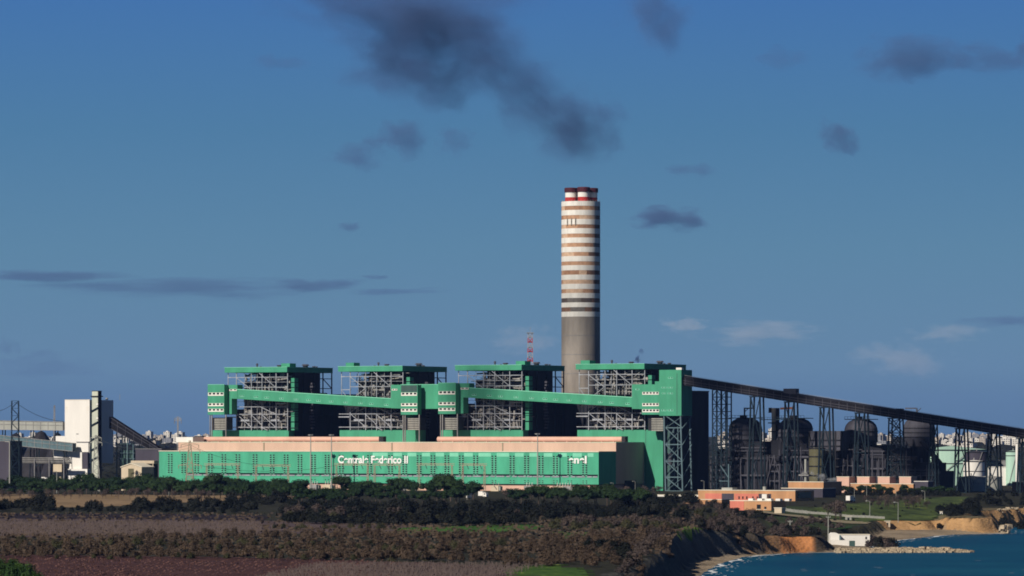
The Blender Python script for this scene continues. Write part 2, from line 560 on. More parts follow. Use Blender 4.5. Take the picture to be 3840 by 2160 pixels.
# big side building right of the fourth boiler, its shade put into dark colours
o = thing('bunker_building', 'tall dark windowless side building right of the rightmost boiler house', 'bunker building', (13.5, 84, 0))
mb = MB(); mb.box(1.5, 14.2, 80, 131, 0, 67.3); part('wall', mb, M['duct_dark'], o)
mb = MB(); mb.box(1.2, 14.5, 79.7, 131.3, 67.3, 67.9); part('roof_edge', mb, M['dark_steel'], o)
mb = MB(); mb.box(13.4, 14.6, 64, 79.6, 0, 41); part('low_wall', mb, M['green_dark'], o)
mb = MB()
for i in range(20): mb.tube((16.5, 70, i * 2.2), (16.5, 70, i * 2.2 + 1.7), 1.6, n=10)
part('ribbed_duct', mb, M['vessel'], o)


# ================================================================== GALLERIES AND TRANSFER TOWERS
def win_row(mb, a0, a1, b, z0, z1, n):
    mb.slot = 0; mb.box(a0, a1, b - .12, b, z0, z1)
    w = (a1 - a0) / n
    mb.slot = 1
    for i in range(n):
        mb.box(a0 + w * (i + .22), a0 + w * (i + .86), b - .2, b - .12, z0 + (z1 - z0) * .38, z1 - .18)


def tower(px0, px1, b, dp, lab, da=0, dark_top=False):
    a0, a1 = a_of(px0, b) + da, a_of(px1, b) + da
    am = (a0 + a1) / 2 - da
    Z = lambda py: z_of(py, am, b)
    o = thing('transfer_tower', lab, 'transfer tower', (a0, b, 0), group='green transfer towers of the coal galleries')
    mb = MB(); mb.box(a0, a1, b, b + dp, Z(1555), Z(1443)); part('wall', mb, M['green'], o)
    mb = MB(); mb.box(a0 - .1, a1 + .1, b - .15, b + .3, Z(1443), Z(1443) + .35); part('roof_edge', mb, M['green_light'], o)
    if dark_top:
        mb = MB(); mb.box(a0 + .3, a1 - .4, b - .08, b, Z(1470), Z(1445)); part('dark_panel', mb, M['green_dark'], o)
    for y0, y1 in ((1484, 1472), (1523, 1512), (1544, 1533)):
        mb = MB(); win_row(mb, a0 + .3, a1 - .5, b, Z(y0), Z(y1), 4); part('window_band', mb, [M['white'], M['glass']], o)
    # louvred bin underneath
    mb = MB()
    mb.box(a0 + 2.5, a1 + 1.2, b + 1.6, b + 9, Z(1613), Z(1566)); part('bin_wall', mb, M['dark_steel'], o)
    mb = MB()
    for i in range(7):
        z = Z(1612) + i * 1.2; mb.box(a0 + 5, a1 + 1.2, b + 1.1, b + 1.6, z, z + .72)
    part('louvre_slats', mb, M['louvre'], o)
    mb = MB()
    for x in (a0 + 1.4, a0 + 3, a1 + .8): mb.bar((x, b + 1, 0), (x, b + 1, Z(1555)), .6)
    part('legs_frame', mb, M['grey_steel'], o)
    return o


def gallery(da, lab, right_head):
    b = 55.0
    A = lambda px: a_of(px, b) + da
    Zp = lambda px, py: z_of(py, a_of(px, b), b)
    o = thing('coal_gallery', lab, 'conveyor gallery', (A(849), b, 0), group='sloping green coal galleries')
    mb = MB()
    # left head with a down-leg
    mb.prism([(A(849), Zp(849, 1553)), (A(869), Zp(869, 1553)), (A(869), Zp(869, 1494.5)), (A(890), Zp(890, 1496)), (A(890), Zp(890, 1443)), (A(849), Zp(849, 1443))], b, b + 7)
    part('head_house', mb, M['green'], o)
    mb = MB()
    mb.prism([(A(890), Zp(890, 1496)), (A(1466), Zp(1466, 1530)), (A(1466), Zp(1466, 1495.5)), (A(890), Zp(890, 1460.5))], b + .2, b + 6.8)
    part('wall', mb, M['green'], o)
    mb = MB()
    mb.bar((A(890), b + .2, Zp(890, 1460)), (A(1466), b + .2, Zp(1466, 1495)), .55)
    part('roof_edge', mb, M['green_light'], o)
    if right_head:
        mb = MB()
        mb.prism([(A(1466), Zp(1466, 1530.5)), (A(1503), Zp(1503, 1532)), (A(1503), Zp(1503, 1443)), (A(1466), Zp(1466, 1443))], b, b + 7)
        part('tail_house', mb, M['green'], o)
        mb = MB(); win_row(mb, A(1470), A(1490), b, Zp(1480, 1464), Zp(1480, 1458), 2); part('window', mb, [M['white'], M['glass']], o)
    mb = MB(); win_row(mb, A(860), A(888), b, Zp(875, 1466), Zp(875, 1459), 2); part('window', mb, [M['white'], M['glass']], o)
    for px in (907, 960, 1000, 1055, 1110, 1157, 1194, 1242, 1296, 1352, 1392, 1448):
        py = 1484.5 + (px - 907) * .0605
        mb = MB(); win_row(mb, A(px - 8), A(px + 8), b + .2, Zp(px, py + 4), Zp(px, py - 2.5), 2)
        part('window', mb, [M['green_light'], M['glass']], o)
    return o


DA = 2 * SP
tower(779, 841, 50, 5, 'leftmost green stair and transfer tower with three rows of windows')
gallery(0, 'sloping green gallery crossing the two left boiler houses', True)
tower(1503, 1566, 50, 5, 'green transfer tower with a dark top panel at the low end of the left gallery', 0, True)
# link block between the middle towers
b = 58
o = thing('link_block', 'plain green bridge block hanging between the two middle transfer towers', 'bridge block', (a_of(1572, b), b, 50))
a0, a1 = a_of(1566, b), a_of(1662, b)
mb = MB(); mb.box(a0, a1, b, b + 8, z_of(1533, a0, b), z_of(1443, a0, b)); part('wall', mb, M['green'], o)
mb = MB(); mb.box(a0, a1, b - .1, b + .3, z_of(1443, a0, b), z_of(1443, a0, b) + .35); part('roof_edge', mb, M['green_light'], o)
tower(779, 841, 50, 5, 'green transfer tower with three rows of windows at the high end of the right gallery', DA)
gallery(DA, 'sloping green gallery crossing the two right boiler houses', False)

# end block on the right with the long conveyor
b = 50.0
o = thing('transfer_block', 'big stepped green block with windows where the long dark conveyor enters', 'transfer tower', (a_of(2480, b), b, 0))
A = lambda px: a_of(px, b)
Zp = lambda px, py: z_of(py, a_of(px, b), b)
mb = MB()
mb.prism([(A(2369), Zp(2369, 1533)), (A(2406), Zp(2406, 1534)), (A(2406), Zp(2406, 1554.5)), (A(2472), Zp(2472, 1555)), (A(2472), Zp(2472, 1430)), (A(2455), Zp(2455, 1430)), (A(2455), Zp(2455, 1441.5)), (A(2369), Zp(2369, 1441))], b + .3, b + 10)
part('low_wall', mb, M['green'], o)
mb = MB(); mb.box(A(2472), A(2555), b, b + 15.5, Zp(2500, 1559), Zp(2500, 1387)); part('tall_wall', mb, M['green'], o)
mb = MB(); mb.box(A(2535), A(2535) + 4.2, b + .1, b + 3, Zp(2500, 1387), Zp(2500, 1379)); part('roof_box', mb, M['white'], o)
mb = MB(); mb.box(A(2538), A(2538) + .3, b - .12, b, Zp(2500, 1555), Zp(2500, 1400)); part('rainwater_pipe', mb, M['green_dark'], o)
for p0, p1, y0, y1, n in ((2408, 2470, 1480, 1470, 5), (2408, 2470, 1523, 1512, 5), (2408, 2471, 1546, 1535, 5)):
    mb = MB(); win_row(mb, A(p0), A(p1), b + .3, Zp(p0, y0), Zp(p0, y1), n); part('window_band', mb, [M['white'], M['glass']], o)
for p0, p1, y0, y1 in ((2480, 2500, 1456, 1451), (2504, 2524, 1456, 1451), (2482, 2498, 1478, 1472), (2504, 2524, 1478, 1472), (2505, 2524, 1420, 1414),
                       (2480, 2499, 1542, 1535), (2504, 2525, 1542, 1535)):
    mb = MB(); win_row(mb, A(p0), A(p1), b, Zp(p0, y0), Zp(p0, y1), 2); part('window', mb, [M['green_light'], M['glass']], o)
mb = MB(); win_row(mb, A(2382), A(2397), b + .3, Zp(2390, 1463), Zp(2390, 1457), 1); part('window', mb, [M['green_light'], M['glass']], o)
mb = MB(); mb.box(A(2420), A(2478), b + 4, b + 10, Zp(2440, 1615), Zp(2440, 1558)); part('bin_wall', mb, M['dark_steel'], o)
mb = MB()
for i in range(8):
    z = Zp(2440, 1616) + i * 1.12; mb.box(A(2434), A(2478), b + 3.4, b + 4, z, z + .7)
part('louvre_slats', mb, M['louvre'], o)
# lattice legs of the block
mb = MB()
xl, xr = A(2494), A(2558)
zt = Zp(2500, 1559)
lv = [0, 9.3, 20.0, 31.2, 42.4, zt]
for y in (b + 1, b + 14):
    for x in (xl, xr): mb.bar((x, y, 0), (x + (-1.2 if x == xl else -1.6), y, zt), .95)
    for i in range(len(lv) - 1 if y < b + 5 else 0):
        mb.bar((xl, y, lv[i + 1]), (xr, y, lv[i]), .55); mb.bar((xl, y + .3, lv[i]), (xr, y + .3, lv[i + 1]), .28)
        mb.bar((xl, y, lv[i]), (xr, y, lv[i]), .7)
for x in (xl, xr):
    for i in range(len(lv) - 1): mb.bar((x, b + 1, lv[i]), (x, b + 14, lv[i + 1]), .45)
part('lattice_legs', mb, M['pale_teal'], o)
mb = MB(); mb.box((xl + xr) / 2 - .3, (xl + xr) / 2 + .3, b + 6, b + 6.6, 3, zt - 7); part('chute', mb, M['pale_teal'], o)
mb = MB(); mb.box(A(2482), A(2494) - .6, b + 8, b + 12, Zp(2480, 1700), Zp(2480, 1617)); mb.box(A(2482), A(2494) - .6, b + 8, b + 12, 0, Zp(2480, 1745)); part('side_panel', mb, M['green_dark'], o)

# ================================================================== LONG CONVEYOR
b = 55.0
c0, c1 = A(2555) + .5, a_of(3900, b)
ta, tz = a_of(2610, b), None
def line(px, py): a = a_of(px, b); return a, z_of(py, a, b)
(p1a, p1z), (p2a, p2z) = line(2610, 1416), line(3840, 1609)
(q1a, q1z), (q2a, q2z) = line(2610, 1451), line(3840, 1643)
zt_ = lambda a: p1z + (p2z - p1z) * (a - p1a) / (p2a - p1a)
zb_ = lambda a: q1z + (q2z - q1z) * (a - q1a) / (q2a - q1a)
cv = thing('long_conveyor', 'long dark enclosed coal conveyor sloping down to the right from the green block', 'conveyor', (c0, b, 0))
mb = MB(); mb.prism([(c0, zb_(c0)), (c1, zb_(c1)), (c1, zt_(c1) - .9), (c0, zt_(c0) - .9)], b - 2.6, b + 2.6); part('casing', mb, M['conveyor'], cv)
mb = MB()
mb.prism([(c0, zt_(c0) - .9), (c1, zt_(c1) - .9), (c1, zt_(c1)), (c0, zt_(c0))], b - 1.8, b + 1.8); part('roof', mb, M['duct_dark'], cv)
mb = MB()
for f in (.3, .62):
    mb.bar((c0, b - 2.75, zb_(c0) + f * 5), (c1, b - 2.75, zb_(c1) + f * 5), .35)
x = c0 + 4
while x < c1:
    mb.bar((x, b - 2.8, zb_(x)), (x, b - 2.8, zt_(x) - 1), .3); x += 6
part('side_rail', mb, M['vessel'], cv)
mb = MB(); mb.bar((c0, b - 1.7, zt_(c0) + .5), (c1, b - 1.7, zt_(c1) + .5), .18); part('handrail', mb, M['grey_steel'], cv)
a_ = a_of(2967, b); mb = MB(); mb.box(a_ - 4.6, a_ + 4.6, b - 2.4, b + 2.4, zt_(a_) - 1, zt_(a_) + 2.6); part('ridge_housing', mb, M['vessel'], cv)
a_ = a_of(3375, b); mb = MB(); mb.box(a_ - 1.4, a_ + 1.4, b - 3, b + 3, zb_(a_), zt_(a_) + .7); part('joint_collar', mb, M['duct_dark'], cv)


def trestle(px0, px1, lab, tiers=4, heavy=False, splay=1.6):
    tiers = tiers if heavy else 2
    x0, x1 = a_of(px0, b), a_of(px1, b)
    xm = (x0 + x1) / 2
    zt = zb_(xm) - .4
    mb = MB()
    w = .9 if not heavy else .75
    o = thing('conveyor_trestle', lab, 'trestle', (xm, b, 0), group='steel trestles under the long conveyor')
    for y in (b - 2.6, b + 2.6):
        for x, s in ((x0, -1), (x1, 1)): mb.bar((x + s * splay, y, 0), (x, y, zt), w)
    part('legs', mb, M['blue_steel'], o)
    mb = MB()
    for y in (b - 2.6, b + 2.6)[:2 if heavy else 1]:
        for i in range(tiers):
            za, zb = zt * i / tiers, zt * (i + 1) / tiers
            sa, sb = splay * (1 - i / tiers), splay * (1 - (i + 1) / tiers)
            if heavy or i % 2 == (tiers - 1) % 2 or True:
                mb.bar((x0 - sa, y, za), (x1 + sb, y, zb), w * .55); mb.bar((x1 + sa, y, za), (x0 - sb, y, zb), w * .55)
            mb.bar((x0 - sa, y, za + .2), (x1 + sa, y, za + .2), w * .6)
    for x in (x0, x1):
        for i in range(tiers):
            za, zb = zt * i / tiers, zt * (i + 1) / tiers
            mb.bar((x, b - 2.6, zb), (x, b + 2.6, zb), w * .5)
    mb.box(x0 - 1, x1 + 1, b - 3, b + 3, zt, zt + .6)
    part('bracing', mb, M['blue_steel'], o)
    if heavy:
        mb = MB()
        for i in range(int(zt / 3)):
            z = i * 3.0; s = i % 2
            mb.box(x0 + .4, x1 - .4, b - 2, b - .4, z, z + .2)
            mb.bar((x0 + .5 if s else x1 - .5, b - 2.2, z), (x1 - .5 if s else x0 + .5, b - 2.2, z + 3), .45)
        part('stair_flight', mb, M['dark_steel'], o)
    return o


for p0, p1, lab, t, hv in ((2822, 2856, 'conveyor trestle nearest the lattice stair tower', 3, False), (2951, 2984, 'conveyor trestle in front of the orange lit vent stack', 4, False),
                           (3083, 3116, 'conveyor trestle standing over the olive tank', 3, False), (3216, 3248, 'conveyor trestle in front of the round shouldered vessel', 3, False),
                           (3340, 3380, 'dark stair trestle under the joint collar of the conveyor', 5, True), (3496, 3508, 'slim dark conveyor trestle beside the pale green tank', 4, True),
                           (3592, 3622, 'conveyor trestle in front of the big pale green tank', 2, False), (3712, 3742, 'conveyor trestle right of the white tank', 2, False),
                           (3828, 3850, 'conveyor trestle at the right edge of the photo', 2, False)):
    trestle(p0, p1, lab, t, hv)

# lattice stair tower next to the bunker building
bb = 72
x0, x1 = a_of(2672, bb), a_of(2727, bb)
o = thing('lattice_stair_tower', 'open lattice stair tower under the high end of the dark conveyor', 'stair tower', (x0, bb, 0))
zt = z_of(1462, x0, bb)
mb = MB()
xs = [x0, x0 + (x1 - x0) * .3, x0 + (x1 - x0) * .62, x1]
for x in xs:
    for y in (bb, bb + 6): mb.bar((x, y, 0), (x, y, zt), .7)
part('columns', mb, M['blue_steel'], o)
mb = MB(); n = 14
for i in range(n + 1):
    z = zt * i / n
    for y in (bb, bb + 6): mb.bar((x0, y, z), (x1, y, z), .55)
part('landings', mb, M['blue_steel'], o)
mb = MB()
for i in range(n):
    z0, z1 = zt * i / n, zt * (i + 1) / n
    for j in range(3):
        if (i + j) % 2: mb.bar((xs[j], bb - .2, z0), (xs[j + 1], bb - .2, z1), .4)
        else: mb.bar((xs[j + 1], bb - .2, z0), (xs[j], bb - .2, z1), .4)
part('stair_flights', mb, M['blue_steel'], o)

# ================================================================== CHIMNEY
CY = 3170.0
ccx = wx(2178, CY); rr_ = 72.5 * K * CY
ch = thing('chimney', 'very tall concrete chimney with white and rust brown rings and red flue tips', 'chimney', (ccx, CY, 0), 'W')
mb = MB()
zc = wz(1189, CY)
mb.lathe(ccx, CY, [(rr_ * 1.02, 0), (rr_ * 1.005, 60), (rr_, zc)], 64); part('concrete_shaft', mb, M['concrete'], ch, smooth=False)
edges = [680 + .552 * v for v in (140, 172, 200, 235, 262, 298, 324, 360, 387, 423, 450, 485, 512, 548, 574, 608, 638, 672, 700, 735, 762, 796, 826, 858, 888, 922)]
for i in range(25):
    z1, z0 = wz(edges[i], CY), wz(edges[i + 1], CY)
    white = i % 2 == 0
    r = rr_ * (1.006 if white else 1.0)
    mb = MB(); mb.lathe(ccx, CY, [(r, z0 + .0), (r, z1)], 64)
    if not white:
        # panels of paint in different states of rust, browner on the right side
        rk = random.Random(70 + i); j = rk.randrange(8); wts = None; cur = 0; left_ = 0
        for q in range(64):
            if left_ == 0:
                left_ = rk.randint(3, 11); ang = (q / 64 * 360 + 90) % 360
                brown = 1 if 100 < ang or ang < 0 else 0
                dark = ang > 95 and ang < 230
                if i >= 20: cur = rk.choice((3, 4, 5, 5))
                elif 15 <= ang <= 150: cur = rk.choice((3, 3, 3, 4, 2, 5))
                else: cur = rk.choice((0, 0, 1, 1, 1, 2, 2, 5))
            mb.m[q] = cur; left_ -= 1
    part('white_ring' if white else 'rust_ring', mb, M['ring_white'] if white else RUST, ch)
ztop = wz(757, CY)
fx, fy = wx(2141, CY), CY - 1.5
for i, (dx, dy) in enumerate(((0, 0), (8.9, -5.9), (14.8, 3.0), (5.9, 8.9))):
    x, y = fx + dx, fy + dy
    mb = MB()
    mb.lathe(x, y, [(4.15, ztop), (4.15, wz(741, CY))], 28); f = part('flue', mb, M['red'], ch)
    mb = MB(); mb.lathe(x, y, [(4.1, wz(741, CY)), (4.1, wz(722, CY))], 28); part('white_band', mb, M['white'], f)
    mb = MB(); mb.lathe(x, y, [(4.6, wz(722, CY)), (4.7, wz(708, CY)), (4.3, wz(705 if i != 1 else 704, CY))], 28); part('flue_cap', mb, M['maroon'], f)
mb = MB()
for i in range(36):
    t = 2 * math.pi * i / 36
    mb.bar((ccx + rr_ * .97 * math.cos(t), CY + rr_ * .97 * math.sin(t), ztop), (ccx + rr_ * .97 * math.cos(t), CY + rr_ * .97 * math.sin(t), ztop + 1.2), .12)
part('railing', mb, M['grey_steel'], ch)
mb = MB()
for px in (2128, 2143, 2158):
    for py in (822, 834):
        x = wx(px, CY - 13); yy = CY - math.sqrt(max(0, (rr_ * 1.01) ** 2 - (x - ccx) ** 2)); mb.box(x - .4, x + .4, yy - .35, yy + .4, wz(py + 14, CY), wz(py, CY))
part('wall_marks', mb, M['concrete'], ch)
for i_ in range(1, 9):
    z = zc * i_ / 9
    mb = MB(); mb.lathe(ccx, CY, [(rr_ * 1.022 - .2 * i_ / 9, z), (rr_ * 1.022 - .2 * i_ / 9, z + .35)], 64); part('pour_joint', mb, M['roof_grey'], ch)

# red and white lattice mast
MY = 3230.0
mxx = wx(1988, MY)
o = thing('lattice_mast', 'slim red and white banded lattice mast behind the third boiler house', 'mast', (mxx, MY, 0), 'W')
bands = [1430, 1357, 1342, 1322, 1306, 1286, 1268, 1250]
for i in range(-1, 7):
    z0 = 0 if i < 0 else wz(bands[i], MY); z1 = wz(bands[i + 1], MY)
    hw = 1.9 - .4 * max(0, i) / 7
    mb = MB()
    for sx in (-1, 1):
        for sy in (-1, 1): mb.bar((mxx + sx * hw, MY + sy * hw, z0), (mxx + sx * hw, MY + sy * hw, z1), .5)
    nn = max(1, int((z1 - z0) / 2.4))
    for j in range(nn):
        za, zb = z0 + (z1 - z0) * j / nn, z0 + (z1 - z0) * (j + 1) / nn
        for sy in (-1, 1):
            mb.bar((mxx - hw, MY + sy * hw, za), (mxx + hw, MY + sy * hw, zb), .4); mb.bar((mxx + hw, MY + sy * hw, za), (mxx - hw, MY + sy * hw, zb), .4)
            mb.bar((mxx - sy * hw, MY - hw, za), (mxx - sy * hw, MY + hw, zb), .4)
    if i >= 0: mb.box(mxx - hw, mxx + hw, MY - .4, MY + .4, z0 + .3, z0 + 1.1)
    part('white_section' if i % 2 == 0 else 'red_section', mb, M['white_steel'] if i % 2 == 0 else M['red'], o)
mb = MB(); mb.bar((mxx, MY, wz(1250, MY)), (mxx + .2, MY, wz(1226, MY)), .2); part('antenna', mb, M['grey_steel'], o)
mb = MB(); mb.box(mxx - 2.6, mxx + 2.6, MY - 2.6, MY + 2.6, wz(1250, MY), wz(1250, MY) + .5); part('top_platform', mb, M['grey_steel'], o)
# ================================================================== FLUE GAS PLANT ON THE RIGHT (P frame)
def vessel(px0, px1, py_top, py_bot, b, lab, dome=True, deck=True, crane=None, sup=True):
    a0, a1 = a_of(px0, b), a_of(px1, b)
    am = (a0 + a1) / 2; r = (a1 - a0) / 2 * .93
    zt, zb = z_of(py_top, am, b), z_of(py_bot, am, b)
    o = thing('absorber_vessel', lab, 'vessel', (am, b, 0), group='dark flue gas vessels under the conveyor')
    hgt = zt - zb
    prof = [(r * .7, zb - 6), (r, zb), (r, zb + hgt * .45)]
    if dome:
        prof += [(r * .98, zb + hgt * .6), (r * .9, zb + hgt * .76), (r * .74, zb + hgt * .9), (r * .5, zt)]
    else:
        prof += [(r, zb + hgt * .8), (r * .8, zt)]
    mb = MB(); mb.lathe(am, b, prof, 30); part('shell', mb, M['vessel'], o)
    mb = MB()
    for f in (0., .22, .45): mb.lathe(am, b, [(r * 1.03, zb + hgt * f), (r * 1.03, zb + hgt * f + .5)], 30)
    part('hoop_ring', mb, M['dark_steel'], o)
    if deck:
        mb = MB(); mb.box(am - r * .8, am + r * .85, b - r * .6, b + r * .6, zt, zt + .5)
        for i in range(9): mb.bar((am - r * .8 + i * r * .206, b - r * .6, zt), (am - r * .8 + i * r * .206, b - r * .6, zt + 2.0), .16)
        mb.bar((am - r * .8, b - r * .6, zt + 2.), (am + r * .85, b - r * .6, zt + 2.), .2)
        mb.box(am - r * .3, am + .1, b - 2, b + 2, zt + .5, zt + 2.2)
        part('roof_deck', mb, M['duct_dark'], o)
    if crane:
        mb = MB(); x = a_of(crane[0], b); z = z_of(crane[2], am, b); x2 = a_of(crane[1], b)
        mb.bar((x, b, zt), (x, b, z), .8); mb.bar((x - .4, b, z), (x2, b, z), .8); mb.bar((x, b, z - 2.5), (x + 3, b, z), .4)
        part('davit_crane', mb, M['vessel'], o)
    # support skirt
    mb = MB()
    for i in range(8):
        t = i * math.pi / 4
        mb.bar((am + r * .9 * math.cos(t), b + r * .9 * math.sin(t), 0), (am + r * .9 * math.cos(t), b + r * .9 * math.sin(t), zb), .9)
    mb.lathe(am, b, [(r * .62, 0), (r * .62, zb - 5)], 20)
    part('support_skirt', mb, M['duct_dark'], o)
    mb = MB(); mb.tube((am + r * .5, b - r * .8, zb - 2), (am + r * 1.6, b - r * .2, zb * .5), r * .18, n=10); mb.tube((am - r * .8, b - r * .7, zb * .6), (am + r * .4, b - r * 1.0, zb * .6), r * .2, n=10)
    part('duct', mb, M['duct_dark'], o)
    return o


vessel(2735, 2856, 1569, 1650, 98, 'squat broad shouldered flue gas vessel left of the vent stack', crane=(2792, 2826, 1531))
vessel(2920, 3046, 1570, 1640, 96, 'ribbed domed flue gas vessel right of the vent stack', crane=None)
vessel(3168, 3290, 1574, 1655, 100, 'round shouldered flue gas vessel beneath the middle of the conveyor')
vessel(3390, 3505, 1566, 1640, 104, 'large dark flue gas vessel behind the dark stair trestle', crane=(3438, 3395, 1531), deck=False)

# orange lit vent stack
b = 110
x = a_of(2903, b); mb = MB()
o = thing('vent_stack', 'orange lit vent stack with dark platforms between two flue gas vessels', 'stack', (x, b, 0))
mb.tube((x, b, 0), (x, b, z_of(1530, x, b)), 1.75, n=18); part('shaft', mb, M['shed_wall'], o)
mb = MB()
for py in (1588, 1620): mb.box(x - 3.2, x + 3.2, b - 3, b + 3, z_of(py, x, b), z_of(py, x, b) + .7)
mb.box(x + 2.3, x + 3.6, b - 2, b + 1, 30, z_of(1530, x, b)); mb.box(x - 3.5, x - 1.9, b - 1.5, b + 1, z_of(1548, x, b), z_of(1529, x, b))
part('ladder_platform', mb, M['duct_dark'], o)
o = thing('davit', 'orange painted hoist arm above the ribbed domed vessel', 'hoist', (a_of(2977, b), b, 40))
xa, xb = a_of(2927, b), a_of(2977, b); z = z_of(1530, xa, b)
mb = MB(); mb.bar((xa, b, z - .4), (xb, b, z), 1.3); part('arm', mb, M['orange_paint'], o)
mb = MB(); mb.bar((xb, b, 40), (xb, b, z), 1.0); part('post', mb, M['beige_pipe'], o)

# brown topped box and olive tank
b = 76
a0, a1 = a_of(3036, b), a_of(3158, b)
o = thing('hopper_house', 'boxy brown topped hopper house above the olive tank', 'hopper house', (a0, b, 0))
mb = MB(); mb.box(a0, a1, b, b + 16, z_of(1690, a0, b), z_of(1616, a0, b)); part('wall', mb, M['vessel'], o)
mb = MB(); mb.box(a0 + 6, a1 - 4, b + 1, b + 14, 0, z_of(1690, a0, b)); part('lower_wall', mb, M['duct_dark'], o)
mb = MB()
for i in range(6): mb.bar((a0 + i * (a1 - a0) / 5, b - .4, 0), (a0 + i * (a1 - a0) / 5, b - .4, z_of(1616, a0, b)), .6)
for py in (1650, 1672, 1690, 1720, 1750): mb.bar((a0, b - .5, z_of(py, a0, b)), (a1, b - .5, z_of(py, a0, b)), .5)
part('frame', mb, M['dark_steel'], o)
b = 66
x = a_of(3064, b); r = (a_of(3094, b) - a_of(3034, b)) / 2 * .9
o = thing('olive_tank', 'upright olive storage tank with dark hoops below the conveyor', 'tank', (x, b, 0))
mb = MB(); mb.lathe(x, b, [(r, 0), (r, z_of(1684, x, b)), (r * .5, z_of(1678, x, b))], 24); part('shell', mb, M['olive_tank'], o)
mb = MB()
for py in (1683, 1714, 1750, 1785): z = z_of(py, x, b); mb.lathe(x, b, [(r * 1.07, z), (r * 1.07, z + .7)], 24)
part('hoop_ring', mb, M['dark_steel'], o)

# low dark process buildings and pipe racks
rr = random.Random(5)
blds = [(2668, 2760, 1690, 92, 30, 'dark flat process building at the foot of the lattice stair tower'),
        (2752, 2880, 1655, 88, 26, 'dark process building below the squat vessel'),
        (2872, 2960, 1650, 92, 30, 'dark process building between the vent stack and the ribbed vessel'),
        (2945, 3045, 1664, 86, 22, 'dark process building under the ribbed domed vessel'),
        (3140, 3240, 1668, 84, 24, 'dark process building right of the hopper house'),
        (3235, 3330, 1668, 88, 26, 'dark process building under the round shouldered vessel'),
        (3322, 3420, 1680, 90, 26, 'dark process building behind the stair trestle'),
        (3410, 3520, 1735, 80, 26, 'lowest dark process building left of the pale green tank')]
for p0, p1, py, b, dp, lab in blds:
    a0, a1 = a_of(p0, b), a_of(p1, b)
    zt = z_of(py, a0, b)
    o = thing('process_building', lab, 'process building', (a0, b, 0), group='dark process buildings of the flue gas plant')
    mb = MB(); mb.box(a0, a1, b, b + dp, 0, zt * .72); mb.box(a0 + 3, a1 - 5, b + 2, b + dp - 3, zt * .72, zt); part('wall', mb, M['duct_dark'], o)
    mb = MB()
    for i in range(5):
        x = a0 + (a1 - a0) * (i + .3) / 5
        mb.bar((x, b - 3, 0), (x, b - 3, zt * rr.uniform(.6, .95)), .5)
    for i in range(5):
        z = zt * rr.uniform(.15, .9); mb.tube((a0, b - 2.4, z), (a1, b - 2.4, z), rr.uniform(.25, .6), n=6)
    for i in range(3):
        x = a0 + (a1 - a0) * rr.random(); mb.bar((x, b - 3, 1), (x + rr.uniform(-8, 8), b - 3, zt * .7), .45)
    part('pipe_rack', mb, M['vessel'], o)
    mb = MB(); mb.tube((a0 + 6, b + 6, zt * .72), (a0 + 6, b + 6, zt + rr.uniform(1, 4)), .8, n=8); mb.box(a1 - 10, a1 - 5.5, b + 3, b + 8, zt * .72, zt * .72 + 2.5); part('roof_unit', mb, M['vessel'], o)
# connecting walkway
b = 94
a0, a1 = a_of(2850, b), a_of(2960, b)
mb = MB(); z = z_of(1572, a0, b); mb.box(a0, a1, b - 1, b + 1, z - .5, z)
for i in range(12): mb.bar((a0 + (a1 - a0) * i / 11, b - 1, z), (a0 + (a1 - a0) * i / 11, b - 1, z + 1.3), .14)
mb.bar((a0, b - 1, z + 1.3), (a1, b - 1, z + 1.3), .16)
single('walkway', mb, M['pale_teal'], 'narrow steel walkway joining two flue gas vessels', 'walkway', (a0, b, z))
# yard lamp with jib seen against the dark plant
b = 40
x = a_of(2733, b); o = thing('jib_crane', 'pale slim jib crane post in front of the dark process buildings', 'crane', (x, b, 0))
mb = MB(); mb.bar((x, b, 0), (x, b, z_of(1740, x, b)), .8); part('post', mb, M['pale_teal'], o)
mb = MB(); mb.bar((x - .3, b, z_of(1790, x, b)), (a_of(2702, b), b, z_of(1746, x, b)), .5); mb.bar((x, b, z_of(1804, x, b)), (a_of(2697, b), b, z_of(1804, x, b)), .5); part('jib', mb, M['pale_teal'], o)


# ---- storage tanks (world distances traced from the ground line)
def tank(name, px0, px1, py_top, Y, lab, m, band=None, rim=None, grp=None):
    r = (px1 - px0) / 2 * K * Y; x = wx((px0 + px1) / 2, Y)
    o = thing(name, lab, 'tank', (x, Y, 0), 'W', grp)
    zt = wz(py_top, Y)
    mb = MB(); mb.lathe(x, Y, [(r, 0), (r, zt), (r * .97, zt + .05), (.3, zt + r * .1)], 48); part('shell', mb, m, o)
    mb = MB()
    for z in (band or [zt * .82]): mb.lathe(x, Y, [(r * 1.012, z), (r * 1.012, z + .6)], 48)
    mb.lathe(x, Y, [(r * 1.015, zt - .7), (r * 1.015, zt + .1)], 48)
    part('wind_girder', mb, rim or M['duct_dark'], o)
    mb = MB()
    for i in range(7):
        t = -math.pi / 2 - .7 + i * .16
        mb.bar((x + r * 1.03 * math.cos(t), Y + r * 1.03 * math.sin(t), zt * i / 7), (x + r * 1.03 * math.cos(t + .16), Y + r * 1.03 * math.sin(t + .16), zt * (i + 1) / 7), .45)
    mb.bar((x, Y, zt + r * .1), (x, Y, zt + r * .1 + 1.6), .6)
    part('spiral_stair', mb, M['grey_steel'], o)
    return o


